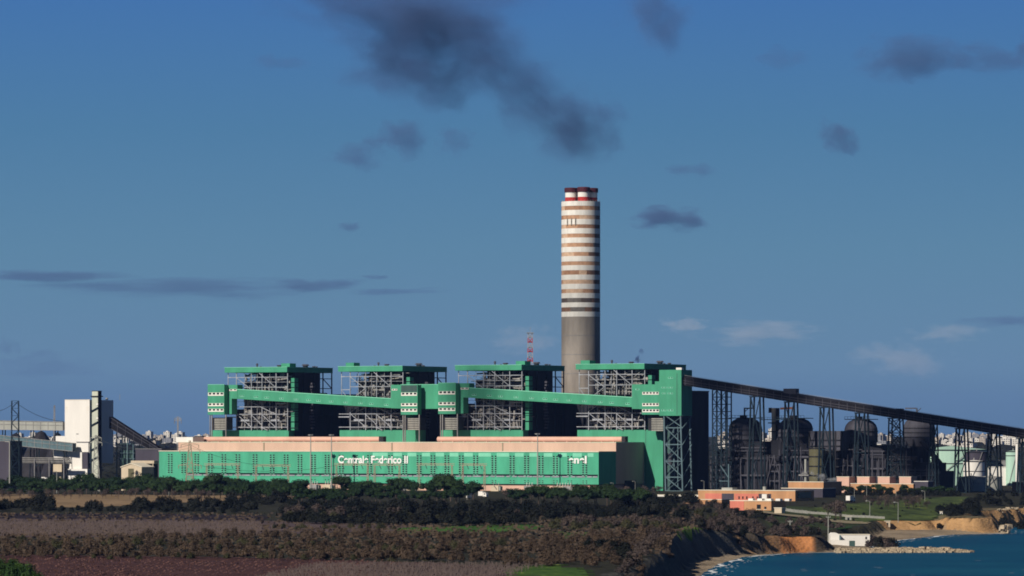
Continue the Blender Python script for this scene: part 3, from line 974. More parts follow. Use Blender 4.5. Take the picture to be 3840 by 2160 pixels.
tank('storage_tank', 3430, 3706, 1686, 3350, 'big pale green oil tank behind the conveyor trestles', M['pale_green_tank'], [20.5 - 4.4])
tank('storage_tank', 3612, 3692, 1729, 3230, 'white oil tank in front of the big pale green tank', M['white'], [11])
tank('storage_tank', 3772, 3826, 1692, 3300, 'narrow pale green tank at the right edge beside a white stack', M['pale_green_tank'], [22])
tank('storage_tank', 3620, 3704, 1695, 3262, 'dark tank added behind the white oil tank for the shaded side of the green tank', M['purple_wall'], [18])  # added dark tank standing in for the green tank's shaded side
tank('water_tank', 3588, 3696, 1789, 2960, 'left of two cream grey tanks on the shore slope', M['tank_grey'], [7.2 - 2.], M['beige_pipe'], 'cream grey tanks by the slope')
tank('water_tank', 3672, 3758, 1788, 3010, 'right of two cream grey tanks on the shore slope, partly hidden', M['tank_grey'], [7.], M['beige_pipe'], 'cream grey tanks by the slope')
x = wx(3815, 3280); o = thing('white_stack', 'slim white stack at the right edge beside the narrow green tank', 'stack', (x, 3280, 0), 'W')
mb = MB(); mb.tube((x, 3280, 0), (x, 3280, wz(1664, 3280)), 1.5, 1.3, n=16); part('shaft', mb, M['white'], o)
mb = MB(); mb.tube((x, 3280, wz(1664, 3280)), (x, 3280, wz(1661, 3280)), 1.5, 1.5, n=16); part('tip', mb, M['grey_steel'], o)
# long white walls behind the tanks
for p0, p1, y0, y1, Y, lab in ((3690, 3780, 1752, 1762, 3300, 'low white wall between the white tank and the narrow green tank'), (3695, 3775, 1728, 1750, 3360, 'grey shed wall behind the low white wall')):
    mb = MB(); mb.box(wx(p0, Y), wx(p1, Y), Y, Y + 8, 0, wz(y0, Y)); 
    mb.box(wx(p0, Y) - .3, wx(p1, Y) + .3, Y - .3, Y + 8.3, wz(y0, Y), wz(y0, Y) + .4)
    single('low_wall', mb, M['white'] if y0 > 1740 else M['grey_steel'], lab, 'wall', (wx(p0, Y), Y, 0), 'W')


# ---- low service buildings near the coast
def build(name, lab, cat, px0, px1, py0, Y, dp, m, py1=None, roof=M['pink_trim'], grp=None, wins=None, zb=0, door=None):
    """flat roofed block, front at distance Y; side runs back along the plant's depth direction"""
    b = b_at((px0 + px1) / 2, Y)
    a0, a1 = a_of(px0, b), a_of(px1, b)
    zt = z_of(py0, (a0 + a1) / 2, b)
    o = thing(name, lab, cat, (a0, b, zb), group=grp)
    mb = MB(); mb.box(a0, a1, b, b + dp, zb, zt); part('wall', mb, m, o)
    mb = MB(); mb.box(a0 - .2, a1 + .2, b - .2, b + .25, zt, zt + .35); mb.box(a1 - .25, a1 + .2, b + .25, b + dp, zt, zt + .35); mb.box(a0, a1 - .3, b + .3, b + dp, zt, zt + .12)
    part('roof', mb, roof, o)
    if wins:
        for p0, p1, y0, y1 in wins:
            mb = MB(); mb.slot = 0; mb.box(a_of(p0, b), a_of(p1, b), b - .07, b, z_of(y1, a0, b), z_of(y0, a0, b)); mb.slot = 1
            mb.box(a_of(p0, b) - .15, a_of(p1, b) + .15, b - .2, b, z_of(y1, a0, b) - .25, z_of(y1, a0, b) - .02)
            part('window', mb, [M['glass'], roof], o)
    return o, a0, a1, b, zt


OR, RD = M['orange_wall'], M['red_wall']
Yb = 2520
o, a0, a1, b, zt = build('service_building', 'long flat orange service building with salmon recesses above the cliff', 'service building', 2618, 2982, 1840, Yb, 24, OR)
for p0, p1, y0, y1 in ((2645, 2707, 1850, 1874), (2755, 2845, 1850, 1876)):
    mb = MB(); mb.box(a_of(p0, b), a_of(p1, b), b - .25, b, 0.2, z_of(y0, a0, b)); part('salmon_panel', mb, RD, o)
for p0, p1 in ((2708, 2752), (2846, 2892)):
    mb = MB(); mb.box(a_of(p0, b), a_of(p1, b), b - .15, b, 0.2, z_of(1850, a0, b)); part('recess_shade_panel', mb, M['purple_wall'], o)  # flat dark panels painting the shade of a recess
for p in (2770, 2784, 2799, 2822, 2838):
    mb = MB(); mb.box(a_of(p, b), a_of(p + 5, b), b - .34, b - .25, z_of(1870, a0, b), z_of(1860, a0, b)); part('window', mb, M['glass'], o)
mb = MB(); mb.box(a_of(2866, b), a_of(2884, b), b - 3, b - .4, z_of(1875, a0, b), z_of(1851, a0, b)); part('white_unit', mb, M['white'], o)
mb = MB(); mb.tube((a_of(2849, b) + .5, b + 5, zt), (a_of(2849, b) + .5, b + 5, zt + 2.3), 1, n=10); mb.box(a_of(2700, b), a_of(2740, b), b + 2, b + 8, zt + .13, zt + 1.6); part('roof_unit', mb, M['tank_grey'], o)
mb = MB(); mb.box(a1 + .02, a1 + .3, b + 3, b + 20, 1.6, zt - .8); part('side_glazing', mb, M['glass'], o)
o, a0, a1, b, zt = build('annex', 'lower orange annex in front of the long orange building', 'annex', 2738, 2892, 1879, 2190, 16, OR, wins=[(2838, 2853, 1891, 1908), (2866, 2874, 1899, 1908)])
mb = MB(); mb.box(a_of(2738, b), a_of(2790, b), b - .2, b, 0, zt); part('salmon_panel', mb, RD, o)
mb = MB()
for i in range(5): mb.box(a0 + 8 + i * 5, a0 + 10.5 + i * 5, b + 4, b + 7, zt + .13, zt + 1.2)
part('roof_unit', mb, M['white'], o)
build('annex', 'small orange block with flat roof left of the lower annex', 'annex', 2563, 2706, 1874, 2390, 12, OR)
build('gatehouse', 'tiny cream gatehouse cube at the right foot of the orange annex', 'gatehouse', 2904, 2931, 1906, 2110, 4, M['shed_wall'])
build('service_building', 'long low orange block behind the trees below the steam cloud', 'service building', 2956, 3088, 1808, 2760, 26, M['orange_wall'], roof=M['pink_trim'])
o, *_ = build('pump_house', 'long pink base building carrying four boxes', 'pump house', 3190, 3425, 1815, 2862, 12, M['orange_wall'])
for i, (p0, p1, lab) in enumerate(((3138, 3184, 'leftmost of four pink boxes in a row by the plant'), (3214, 3260, 'second of four pink boxes in a row'), (3292, 3336, 'third of four pink boxes in a row'), (3372, 3416, 'rightmost of four pink boxes in a row'))):
    build('screen_house', lab, 'screen house', p0, p1, 1789, 2885, 9, M['pink'], grp='row of pink boxes by the plant')
build('low_shed', 'white flat roofed low shed beside the right end of the turbine hall', 'shed', 2172, 2242, 1838, 2790, 8, M['white'])
build('boundary_wall', 'long pale boundary wall between the turbine hall and the orange building', 'wall', 2466, 2618, 1857, 2700, 1, M['white'])
build('mauve_shed', 'dull mauve shed at the right edge below the tanks', 'shed', 3795, 3880, 1808, 2900, 18, M['purple_wall'])
build('long_roof', 'thin white canopy beside the row of pink boxes', 'canopy', 3428, 3480, 1806, 2850, 8, M['purple_wall'], roof=M['white'])
build('roof_block', 'dark flat block in front of the orange block under the steam', 'service building', 2930, 3085, 1832, 2660, 18, M['purple_wall'])

# white pipe stack in the steam
b = b_at(3021, 2880); x = a_of(3021, b)
o = thing('pipe_stack', 'slim pale pipe stack rising out of the steam cloud', 'stack', (x, b, 0))
mb = MB(); mb.tube((x, b, 0), (x, b, z_of(1722, x, b)), .9, .75, n=12); part('pipe', mb, M['galv'], o)
mb = MB(); mb.box(x - 4, x + 3, b - 2, b + 2, z_of(1784, x, b), z_of(1784, x, b) + .8); mb.box(x - 2, x + 2, b - 1.5, b + 1.5, z_of(1776, x, b), z_of(1776, x, b) + .6); part('platform', mb, M['grey_steel'], o)


# ---- lorries, vans and people-sized clutter round the hall
def lorry(px, py, L, cargo, cab, lab, rz=TH, name='lorry', cat='lorry'):
    X, Y = gnd(px, py)
    o = thing(name, lab, cat, (X, Y, 0), 'W')
    o.rotation_euler = (0, 0, rz)
    mb = MB(); mb.box(X - L / 2, X + L / 2 - 2.4, Y - 1.25, Y + 1.25, 1.1, 3.7); part('cargo_box', mb, cargo, o)
    mb = MB(); mb.prism([(X + L / 2 - 2.3, .6), (X + L / 2, .6), (X + L / 2, 1.9), (X + L / 2 - .5, 3.0), (X + L / 2 - 2.3, 3.0)], Y - 1.2, Y + 1.2); c = part('cab', mb, cab, o)
    mb = MB(); mb.box(X + L / 2 - 1.6, X + L / 2 - .7, Y - 1.23, Y - 1.2, 1.8, 2.6); part('window', mb, M['glass'], c)
    mb = MB(); mb.box(X - L / 2, X + L / 2 - .3, Y - .9, Y + .9, .6, 1.05); part('chassis', mb, M['duct_dark'], o)
    for wxx in (-L / 2 + 1.2, -L / 2 + 2.4, L / 2 - 1.4):
        for s in (-1, 1):
            mb = MB(); mb.tube((X + wxx, Y + s * 1.0, .5), (X + wxx, Y + s * 1.3, .5), .5, n=12); part('wheel', mb, M['tyre'], o)
    return o


lorry(1957, 1859, 8.2, M['red_wall'], M['white'], 'red and white lorry parked among the dark trees before the hall', rz=R(170))
lorry(1812, 1866, 5.5, M['white'], M['white'], 'small white delivery van left of the red lorry', name='delivery_van', cat='van')
lorry(3190, 1884, 7, M['white'], M['white'], 'white lorry with open deck below the row of pink boxes', rz=R(60))
lorry(170, 1806, 6, M['white'], M['white'], 'white van parked by the trees left of the white tower', name='delivery_van', cat='van')
lorry(215, 1806, 6, M['shed_wall'], M['white'], 'beige van parked left of the white tower', name='delivery_van', cat='van')
X, Y = gnd(1759, 1876)
o = thing('notice_board', 'upright white notice panel on posts in front of the trees', 'panel', (X, Y, 0), 'W')
mb = MB(); mb.box(X - 1.7, X + 1.7, Y - .15, Y + .15, 1.4, 6.0); part('board', mb, M['white'], o)
mb = MB(); mb.bar((X - 1.2, Y, 0), (X - 1.2, Y, 1.4), .2); mb.bar((X + 1.2, Y, 0), (X + 1.2, Y, 1.4), .2); part('posts_frame', mb, M['galv'], o)

# ================================================================== SWITCHYARD
rr = random.Random(9)
for i, (p0, p1, yb, lab) in enumerate(((775, 892, 1744, 'leftmost beige switchyard gantry before the green hall'), (960, 1081, 1748, 'second beige switchyard gantry from the left'),
                                   (1262, 1379, 1744, 'beige switchyard gantry under the word Centrale'), (1405, 1498, 1745, 'beige switchyard gantry under the end of the long lettering'),
                                   (1571, 1695, 1744, 'beige switchyard gantry right of the long lettering'), (1735, 1817, 1745, 'rightmost beige switchyard gantry'))):
    b = -34
    a0, a1 = a_of(p0, b), a_of(p1, b); z = z_of(yb, a0, b)
    o = thing('gantry', lab, 'gantry', ((a0 + a1) / 2, b, 0), group='switchyard gantries before the hall')
    for x in (a0, a1):
        mb = MB()
        for s in (-.8, .8): mb.bar((x + s, b, 0), (x + s * .5, b, z), .32)
        for j in range(12): mb.bar((x + (-.8 if j % 2 else .8), b, z * j / 12), (x + (.8 if j % 2 else -.8), b, z * (j + 1) / 12), .22)
        part('post', mb, M['beige_steel'], o)
    mb = MB(); mb.bar((a0 - 2, b, z), (a1 + 2, b, z), .35); mb.bar((a0 - 2, b, z + 1.1), (a1 + 2, b, z + 1.1), .3)
    n = 14
    for j in range(n): mb.bar((a0 + (a1 - a0) * j / n, b, z + (j % 2) * 1.1), (a0 + (a1 - a0) * (j + 1) / n, b, z + ((j + 1) % 2) * 1.1), .22)
    part('beam', mb, M['beige_steel'], o)
    for j in range(3):
        x = a0 + (a1 - a0) * (.2 + .3 * j); mb = MB(); mb.tube((x, b, z), (x + 3.0, b - 3, z - 2.4), .28, n=6); part('insulator', mb, M['green_dark'], o)
for px, pt, lab in ((1165, 1634, 'tall pale floodlight mast left of the long lettering'), (1243, 1634, 'tall pale floodlight mast just before the word Centrale'), (2016, 1630, 'tall pale floodlight mast on the right of the hall front')):
    b = -22; x = a_of(px, b); z = z_of(pt, x, b)
    o = thing('floodlight_mast', lab, 'light mast', (x, b, 0), group='floodlight masts before the hall')
    mb = MB(); mb.tube((x, b, 0), (x, b, z), .55, .32, n=8); part('pole', mb, M['galv'], o)
    mb = MB(); mb.tube((x, b, z), (x, b, z + .7), 1.4, 1.4, n=10)
    for t in range(6): mb.box(x + 1.5 * math.cos(t) - .3, x + 1.5 * math.cos(t) + .3, b + 1.5 * math.sin(t) - .3, b + 1.5 * math.sin(t) + .3, z + .2, z + .9)
    part('lamp_ring', mb, M['grey_steel'], o)
for i, px in enumerate((905, 1010, 1180, 1230, 1510, 1545, 1620, 1860, 1985, 2100, 2130)):
    b = -14; x = a_of(px, b)
    o = thing('transformer', ['boxy grey transformer with bushings before the hall plinth', 'beige transformer with bushings before the hall plinth'][i % 2], 'transformer', (x, b, 0), group='transformers along the hall plinth, grey' if i % 2 == 0 else 'transformers along the hall plinth, beige')
    mb = MB(); mb.box(x - 3, x + 3, b - 2, b + 2, 0, 3.6); part('tank', mb, M['grey_steel'] if i % 2 == 0 else M['shed_wall'], o)
    for s in (-2, 0, 2):
        mb = MB(); mb.tube((x + s, b, 3.6), (x + s + .4, b - .5, 5.8), .25, n=6)
        part('bushing', mb, M['white'], o)
    mb = MB(); mb.box(x + 3, x + 4.2, b - 1.5, b + 1.5, .4, 3.2); part('radiator', mb, M['galv'], o)
# ================================================================== LEFT: SILO TOWER AND CONVEYORS
LY = 3420.0
b = b_at(290, LY)
A = lambda px: a_of(px, b)
Zl = lambda py: z_of(py, A(290), b)
o = thing('silo_tower', 'tall windowless white tower block with stepped lower blocks', 'silo', (A(290), b, 0))
a0, a1 = A(243), A(336)
sd = b_of(425, a1) - b
mb = MB(); mb.box(a0, a1, b, b + sd, Zl(1737), Zl(1500)); part('main_wall', mb, M['white'], o)
mb = MB(); mb.box(a0 - .15, a1 + .15, b - .15, b + .2, Zl(1500), Zl(1500) + .35); part('roof_edge', mb, M['pink_trim'], o)
mb = MB(); mb.box(A(208), a0, b + .3, b + 14, Zl(1662), Zl(1635)); part('upper_annex', mb, M['white'], o)
mb = MB(); mb.prism([(A(208), Zl(1725)), (A(244), Zl(1725)), (A(244), Zl(1684)), (A(236), Zl(1679)), (A(208), Zl(1679))], b - 2, b + 13); part('middle_annex', mb, M['white'], o)
mb = MB(); mb.box(A(290), a1 - .4, b - .9, b, Zl(1695), Zl(1659)); part('front_panel', mb, M['white'], o)
mb = MB(); mb.box(A(290), a1 + .2, b - 1.4, b, Zl(1659), Zl(1656)); part('canopy', mb, M['roof_grey'], o)
mb = MB(); mb.box(A(268), A(316), b - 3, b + 9, Zl(1758), Zl(1696)); part('lower_block', mb, M['white'], o)
mb = MB(); mb.box(A(317), A(335), b - 2.2, b + 8, Zl(1758), Zl(1697)); part('recess_block', mb, M['purple_wall'], o)
mb = MB(); mb.box(A(266), A(340), b - 4.5, b + 8, 0, Zl(1758.5)); part('base_block', mb, M['white'], o)
mb = MB(); mb.box(A(208), A(240), b - 3, b + 11, 0, Zl(1741)); part('left_base', mb, M['shed_wall'], o)
mb = MB(); mb.box(A(242), A(266), b + 1, b + 14, 0, Zl(1726)); part('dark_base', mb, M['duct_dark'], o)
mb = MB(); mb.tube((A(410), b + 14, Zl(1500)), (A(410), b + 14, Zl(1478)), .15, n=6); mb.tube((A(378), b + 8, Zl(1500)), (A(378), b + 8, Zl(1492)), 1.0, n=10); part('roof_mast', mb, M['galv'], o)
for px in (246, 326):
    mb = MB()
    for s in (0, 5): mb.box(A(px + s), A(px + s) + .12, b - .1, b, Zl(1552 - s * 2), Zl(1526)); 
    mb.box(A(px), A(px + 9), b - .1, b, Zl(1527), Zl(1526)); part('wall_bracket', mb, M['pink_trim'], o)
mb = MB(); mb.box(A(286), A(295), b - .08, b, Zl(1629), Zl(1626)); part('vent_slot', mb, M['roof_grey'], o)
# stair tower on its corner
b2 = b - 7
A2 = lambda px: a_of(px, b2)
o = thing('stair_tower', 'slim pale green stair tower with dark platforms against the white tower', 'stair tower', (A2(356), b2, 0))
x0, x1 = A2(345), A2(367)
mb = MB(); mb.box(x0, x1, b2, b2 + 4.6, 0, Zl(1468)); part('shaft', mb, M['cream_steel'], o)
mb = MB(); mb.box(x1, x1 + .25, b2 + .1, b2 + 4.5, 0, Zl(1467)); part('side_shade', mb, M['duct_dark'], o)  # thin dark sheet painting the shade on the tower's right side
mb = MB(); mb.box(x0 - .8, x1 + 1.2, b2 - .8, b2 + 5.2, Zl(1489), Zl(1485)); mb.box(x0 - .2, x1 + .5, b2 - .2, b2 + 4.8, Zl(1468), Zl(1466)); part('platform', mb, M['dark_steel'], o)
mb = MB()
for py in (1545, 1598, 1652, 1690, 1728): mb.bar((x0 - 1.2, b2 - .4, Zl(py)), (x1 + .6, b2 - .4, Zl(py - 16)), 1.0)
part('stair_flight', mb, M['blue_steel'], o)
mb = MB(); mb.box(x0 - 1.9, x0 - .1, b2 + .4, b2 + 4, 0, Zl(1500)); part('riser_duct', mb, M['blue_steel'], o)
mb = MB()
for py in (1517, 1569): mb.box(x1 - 1.2, x1 + .4, b2 - .5, b2, Zl(py + 3), Zl(py - 3))
part('floodlight', mb, M['white'], o)

# dark conveyor coming down from the tower to the right
def slopebar(name, lab, pts, b, half, m, cat='conveyor', rail=True):
    """closed gallery between two traced ends: ((px, py_top, py_bottom), ...)"""
    (pa, ta_, ba_), (pb, tb_, bb_) = pts
    x0, x1 = a_of(pa, b), a_of(pb, b)
    o = thing(name, lab, cat, (x0, b, 0))
    q = [(x0, z_of(ba_, x0, b)), (x1, z_of(bb_, x1, b)), (x1, z_of(tb_, x1, b)), (x0, z_of(ta_, x0, b))]
    mb = MB(); mb.prism(q, b - half, b + half); part('casing', mb, m, o)
    mb = MB(); n = max(4, int((x1 - x0) / 7))
    for i in range(n + 1):
        f = i / n; x = x0 + (x1 - x0) * f; zb, zt = q[0][1] + (q[1][1] - q[0][1]) * f, q[3][1] + (q[2][1] - q[3][1]) * f
        mb.bar((x, b - half - .15, zb), (x, b - half - .15, zt), .3)
    mb.bar((x0, b - half - .2, q[3][1]), (x1, b - half - .2, q[2][1]), .4); mb.bar((x0, b - half - .2, q[0][1]), (x1, b - half - .2, q[1][1]), .4)
    mb.bar((x0, b - half - .2, (q[3][1] * .6 + q[0][1] * .4)), (x1, b - half - .2, (q[2][1] * .6 + q[1][1] * .4)), .3)
    part('rib_frame', mb, M['grey_steel'] if m is not M['conveyor'] else M['vessel'], o)
    for f in (.25, .6, .9):
        mb = MB()
        x = x0 + (x1 - x0) * f; zb = q[0][1] + (q[1][1] - q[0][1]) * f
        if zb > 2:
            for s in (-1, 1): mb.bar((x + s * 2.5, b, 0), (x + s * 1.2, b, zb), .6)
            mb.bar((x - 2, b, zb * .5), (x + 2, b, zb * .5), .4); mb.bar((x - 2, b, zb * .5), (x + 1.4, b, zb), .35); mb.bar((x + 2.2, b, 0), (x - 2, b, zb * .5), .35)
            part('support_leg', mb, M['blue_steel'], o)
    return o


slopebar('inclined_conveyor', 'dark conveyor slanting down to the right from the white tower', ((418, 1563, 1605), (600, 1680, 1702)), b + 9, 2.6, M['conveyor'])
slopebar('truss_bridge', 'pale green truss conveyor bridge reaching the white tower from the left', ((-60, 1576, 1610), (243, 1582, 1614)), b + 10, 2.5, M['tank_grey'], 'conveyor bridge')
slopebar('low_conveyor', 'grey green conveyor sloping gently into the base of the white tower', ((-60, 1625, 1658), (279, 1662, 1692)), b - 8, 2.4, M['pale_teal'])
# braces on the bridge
o = thing('pipe_bridge', 'long grey pipe bridge running low across the left edge', 'pipe bridge', (a_of(100, b - 20), b - 20, 0))
bq = b - 20
mb = MB()
for i, py in enumerate((1724, 1731, 1738, 1743)): mb.tube((a_of(-60, bq), bq + i * .5, z_of(py, 0, bq) + 0), (a_of(262, bq), bq + i * .5, z_of(py + 2, 0, bq)), .55, n=8)
part('pipes', mb, M['dull_pipe'], o)
mb = MB()
for px in (-30, 20, 68, 130, 185, 240): x = a_of(px, bq); mb.bar((x, bq, 0), (x, bq, z_of(1722, x, bq) + 1), .7)
part('posts_frame', mb, M['roof_grey'], o)


def lattice(name, lab, cat, px, py_top, Y, hw0, hw1, m, arms=(), n=14, group=None, py_cut=None):
    X = wx(px, Y); zt = wz(py_top, Y)
    o = thing(name, lab, cat, (X, Y, 0), 'W', group)
    mb = MB(); hw = lambda z: hw0 + (hw1 - hw0) * z / zt
    for sx in (-1, 1):
        for sy in (-1, 1): mb.bar((X + sx * hw0, Y + sy * hw0, 0), (X + sx * hw1, Y + sy * hw1, zt), .38)
    part('legs', mb, m, o)
    mb = MB()
    for i in range(n):
        za, zb = zt * i / n, zt * (i + 1) / n
        wa, wb = hw(za), hw(zb)
        for sy in (-1, 1):
            s = 1 if i % 2 else -1
            mb.bar((X - s * wa, Y + sy * wa, za), (X + s * wb, Y + sy * wb, zb), .26)
            mb.bar((X + sy * wa, Y - s * wa, za), (X + sy * wb, Y + s * wb, zb), .26)
            mb.bar((X - wb, Y + sy * wb, zb), (X + wb, Y + sy * wb, zb), .22)
    part('bracing', mb, m, o)
    for z, L in arms:
        zz = wz(z, Y); d = (UX, UY)
        mb = MB()
        for s in (-1, 1):
            tip = (X + s * L * .86, Y - s * L * .5, zz)
            mb.bar((X, Y, zz + 1.6), tip, .25); mb.bar((X, Y, zz), tip, .25)
            mb.tube((tip[0], tip[1], zz), (tip[0], tip[1], zz - 2.2), .22, n=6)
        part('cross_arm', mb, m, o)
    return o


lattice('pylon_tower', 'dark lattice tower at the far left carrying cables above the bridge', 'pylon', 57, 1503, 3040, 2.7, 2.3, M['blue_steel'], (), 12)
lattice('transmission_pylon', 'beige lattice pylon in front of the stair tower of the white block', 'pylon', 360, 1632, 2960, 2.8, .5, M['galv'], ((1642, 4.5), (1660, 5)), 14, 'beige transmission pylons')
lattice('transmission_pylon', 'beige lattice pylon in front of the left end of the green hall', 'pylon', 712, 1652, 2900, 3.0, .5, M['beige_steel'], ((1668, 7.), (1688, 8), (1745, 9)), 14, 'beige transmission pylons')
lattice('antenna_mast', 'thin grey antenna mast left of the turbine hall', 'mast', 667, 1566, 3300, .5, .3, M['grey_steel'], ((1570, 3), (1578, 3)), 12)
lattice('antenna_mast', 'faint thin mast between the dark pylon and the white tower', 'mast', 204, 1520, 3500, .9, .4, M['grey_steel'], (), 20)

# dark and mauve sheds, beige gabled house
o, a0, a1, bb, zt = build('mauve_shed', 'plain mauve shed between the white tower and the green hall', 'shed', 508, 606, 1684, 3170, 16, M['purple_wall'], roof=M['roof_grey'])
o, a0, a1, bb, zt = build('mauve_shed', 'mauve block at the far left edge below the bridge', 'shed', -40, 38, 1655, 3080, 14, M['purple_wall'], roof=M['roof_grey'])
o, a0, a1, bb, zt = build('flat_canopy', 'flat beige roofed canopy open at the front beside the gabled house', 'canopy', 498, 580, 1740, 3050, 4, M['duct_dark'], roof=M['shed_wall'])
mb = MB(); mb.box(a0 - .5, a1 + .5, bb - 1.5, bb + 4, zt + .36, zt + 2.3); part('fascia', mb, M['shed_wall'], o)
mb = MB()
for x in (a0 + .5, a0 + 7, a1 - .6): mb.box(x - .3, x + .3, bb - 1.3, bb - .7, 0, zt + .3)
part('columns', mb, M['shed_wall'], o)
bb = b_at(492, 2990); a0, a1 = a_of(455, bb), a_of(531, bb)
o = thing('gabled_house', 'small beige gabled house in front of the mauve shed', 'house', (a0, bb, 0))
ze, zr = z_of(1752, a0, bb), z_of(1739, a0, bb)
mb = MB(); mb.prism([(a0, 0), (a1, 0), (a1, ze), ((a0 + a1) / 2, zr), (a0, ze)], bb, bb + 14); part('wall', mb, M['shed_wall'], o)
mb = MB(); mb.prism([(a0 - .6, ze - .2), ((a0 + a1) / 2, zr + .1), (a1 + .6, ze - .2), (a1 + .6, ze + .25), ((a0 + a1) / 2, zr + .6), (a0 - .6, ze + .25)], bb - .5, bb + 14.5); part('roof', mb, M['pink_trim'], o)
mb = MB(); mb.box(a_of(481, bb), a_of(502, bb), bb - .12, bb, .1, z_of(1757, a0, bb)); part('gate_door', mb, M['olive_tank'], o)
# teal steelwork under the dark conveyor
o = thing('steel_frame', 'bluish steel process frame under the slanting dark conveyor', 'steel frame', (a_of(470, b + 16), b + 16, 0))
mb = MB(); bq = b + 16
for px in (438, 458, 478, 500): x = a_of(px, bq); mb.bar((x, bq, 0), (x, bq, z_of(1600 + (px - 430) * .9, x, bq)), .7)
for py in (1640, 1665, 1700, 1722): mb.bar((a_of(436, bq), bq, z_of(py, -400, bq)), (a_of(505, bq), bq, z_of(py, -400, bq)), .5)
part('frame', mb, M['pale_teal'], o)
mb = MB(); mb.box(a_of(446, bq), a_of(498, bq), bq + 1, bq + 6, 0, z_of(1690, -400, bq)); mb.tube((a_of(464, bq), bq - 1, 6), (a_of(464, bq), bq - 1, 20), 1.4, n=10); part('equipment', mb, M['green_dark'], o)

# coal heaps behind the bridge
for px, w, py, Y, lab in ((155, 95, 1614, 3760, 'dark mauve coal heap under the truss bridge'), (60, 80, 1622, 3800, 'dark coal heap at the left edge behind the lattice tower'), (215, 60, 1620, 3740, 'dark coal heap beside the white tower')):
    X = wx(px, Y); hw = w * K * Y; zt = wz(py, Y)
    mb = MB(); n = 24
    ring = [(1, 0), (.72, .38), (.42, .76), (.16, .96)]
    vs = []
    for r_, z_ in ring:
        for i in range(n):
            t = 2 * math.pi * i / n; w_ = 1 + .1 * math.sin(3 * t + px) + .06 * math.sin(7 * t)
            vs.append((X + hw * r_ * w_ * math.cos(t), Y + 60 * r_ * w_ * math.sin(t), zt * z_ - .3))
    vs.append((X, Y, zt))
    fs = [(k * n + i, k * n + (i + 1) % n, (k + 1) * n + (i + 1) % n, (k + 1) * n + i) for k in range(3) for i in range(n)]
    fs += [(3 * n + i, 3 * n + (i + 1) % n, 4 * n) for i in range(n)]
    mb.add(vs, fs)
    single('coal_heap', mb, M['coal'], lab, 'coal heap', (X, Y, 0), 'W', 'coal heaps behind the bridge')


# ---- lamp posts and wires
def lamp(px, pyb, pyt, lab, group='slim lamp posts', arm=1.1, w=.15):
    X, Y = gnd(px, pyb); zt = wz(pyt, Y)
    o = thing('lamp_post', lab, 'lamp post', (X, Y, 0), 'W', group)
    mb = MB(); mb.tube((X, Y, 0), (X, Y, zt), w * .9, w * .55, n=8); part('pole', mb, M['galv'], o)
    mb = MB(); mb.bar((X, Y, zt), (X - arm, Y, zt + .2), w * .8); mb.box(X - arm - .9, X - arm, Y - .2, Y + .2, zt + .05, zt + .35); part('lamp_head', mb, M['galv'], o)


lamp(36, 1852, 1657, 'tall pale lamp post at the far left edge', w=.55, arm=2.2)
lamp(213, 1852, 1768, 'pale lamp post standing at the edge of the tan field', w=.34)
for px, yb, yt, lab in ((633, 1860, 1797, 'lamp post before the pines under the left end of the hall'), (707, 1862, 1786, 'lamp post below the beige pylon before the green hall'), (788, 1858, 1800, 'lamp post before the pines right of the beige pylon'),
                        (2382, 1850, 1806, 'short lamp post before the shaded end of the hall'), (2640, 1852, 1804, 'short lamp post before the dark bunker building'), (2300, 1852, 1812, 'short lamp post at the corner of the turbine hall'),
                        (3250, 1880, 1822, 'lamp post right of the white lorry'), (3360, 1880, 1826, 'lamp post below the rightmost pink box'), (3468, 1884, 1842, 'lamp post left of the cream grey tanks'), (3204, 1872, 1822, 'lamp post just behind the white lorry'),
                        (3262, 1938, 1880, 'lamp post on the green slope above the white beach house'), (3368, 1960, 1885, 'lamp post on the green slope above the ochre cliff')):
    lamp(px, yb, yt, lab)


def wire(p, q, sag, lab, r=.09):
    mb = MB(); n = 14; last = None
    for i in range(n + 1):
        t = i / n
        v = (p[0] + (q[0] - p[0]) * t, p[1] + (q[1] - p[1]) * t, p[2] + (q[2] - p[2]) * t - sag * 4 * t * (1 - t))
        if last: mb.tube(last, v, r, n=4, caps=False)
        last = v
    single('power_line', mb, M['wire'], lab, 'power line', p, 'W', 'overhead cables of the switchyard')


P1 = (wx(712, 2900), 2900, wz(1668, 2900)); P0 = (wx(57, 3040), 3040, wz(1508, 3040)); PS = (wx(360, 2960), 2960, wz(1642, 2960))
wire(P0, (wx(240, 3060), 3060, wz(1580, 3060)), 3, 'thin cable sloping from the dark lattice tower to the white tower', .14)
wire((wx(-60, 3000), 3000, wz(1540, 3000)), P0, 3, 'thin cable running left from the dark lattice tower', .14)
wire(PS, P1, 6, 'thin cable strung between the two beige pylons')
wire(P1, (*pf(a_of(1081, -34), -34), 17.5), 5, 'thin cable from the beige pylon to the second gantry')
wire((P1[0] + 6, P1[1] - 3.5, wz(1745, 2900)), (*pf(a_of(1262, -34), -34), 17), 4, 'low cable passing along the front of the green hall')
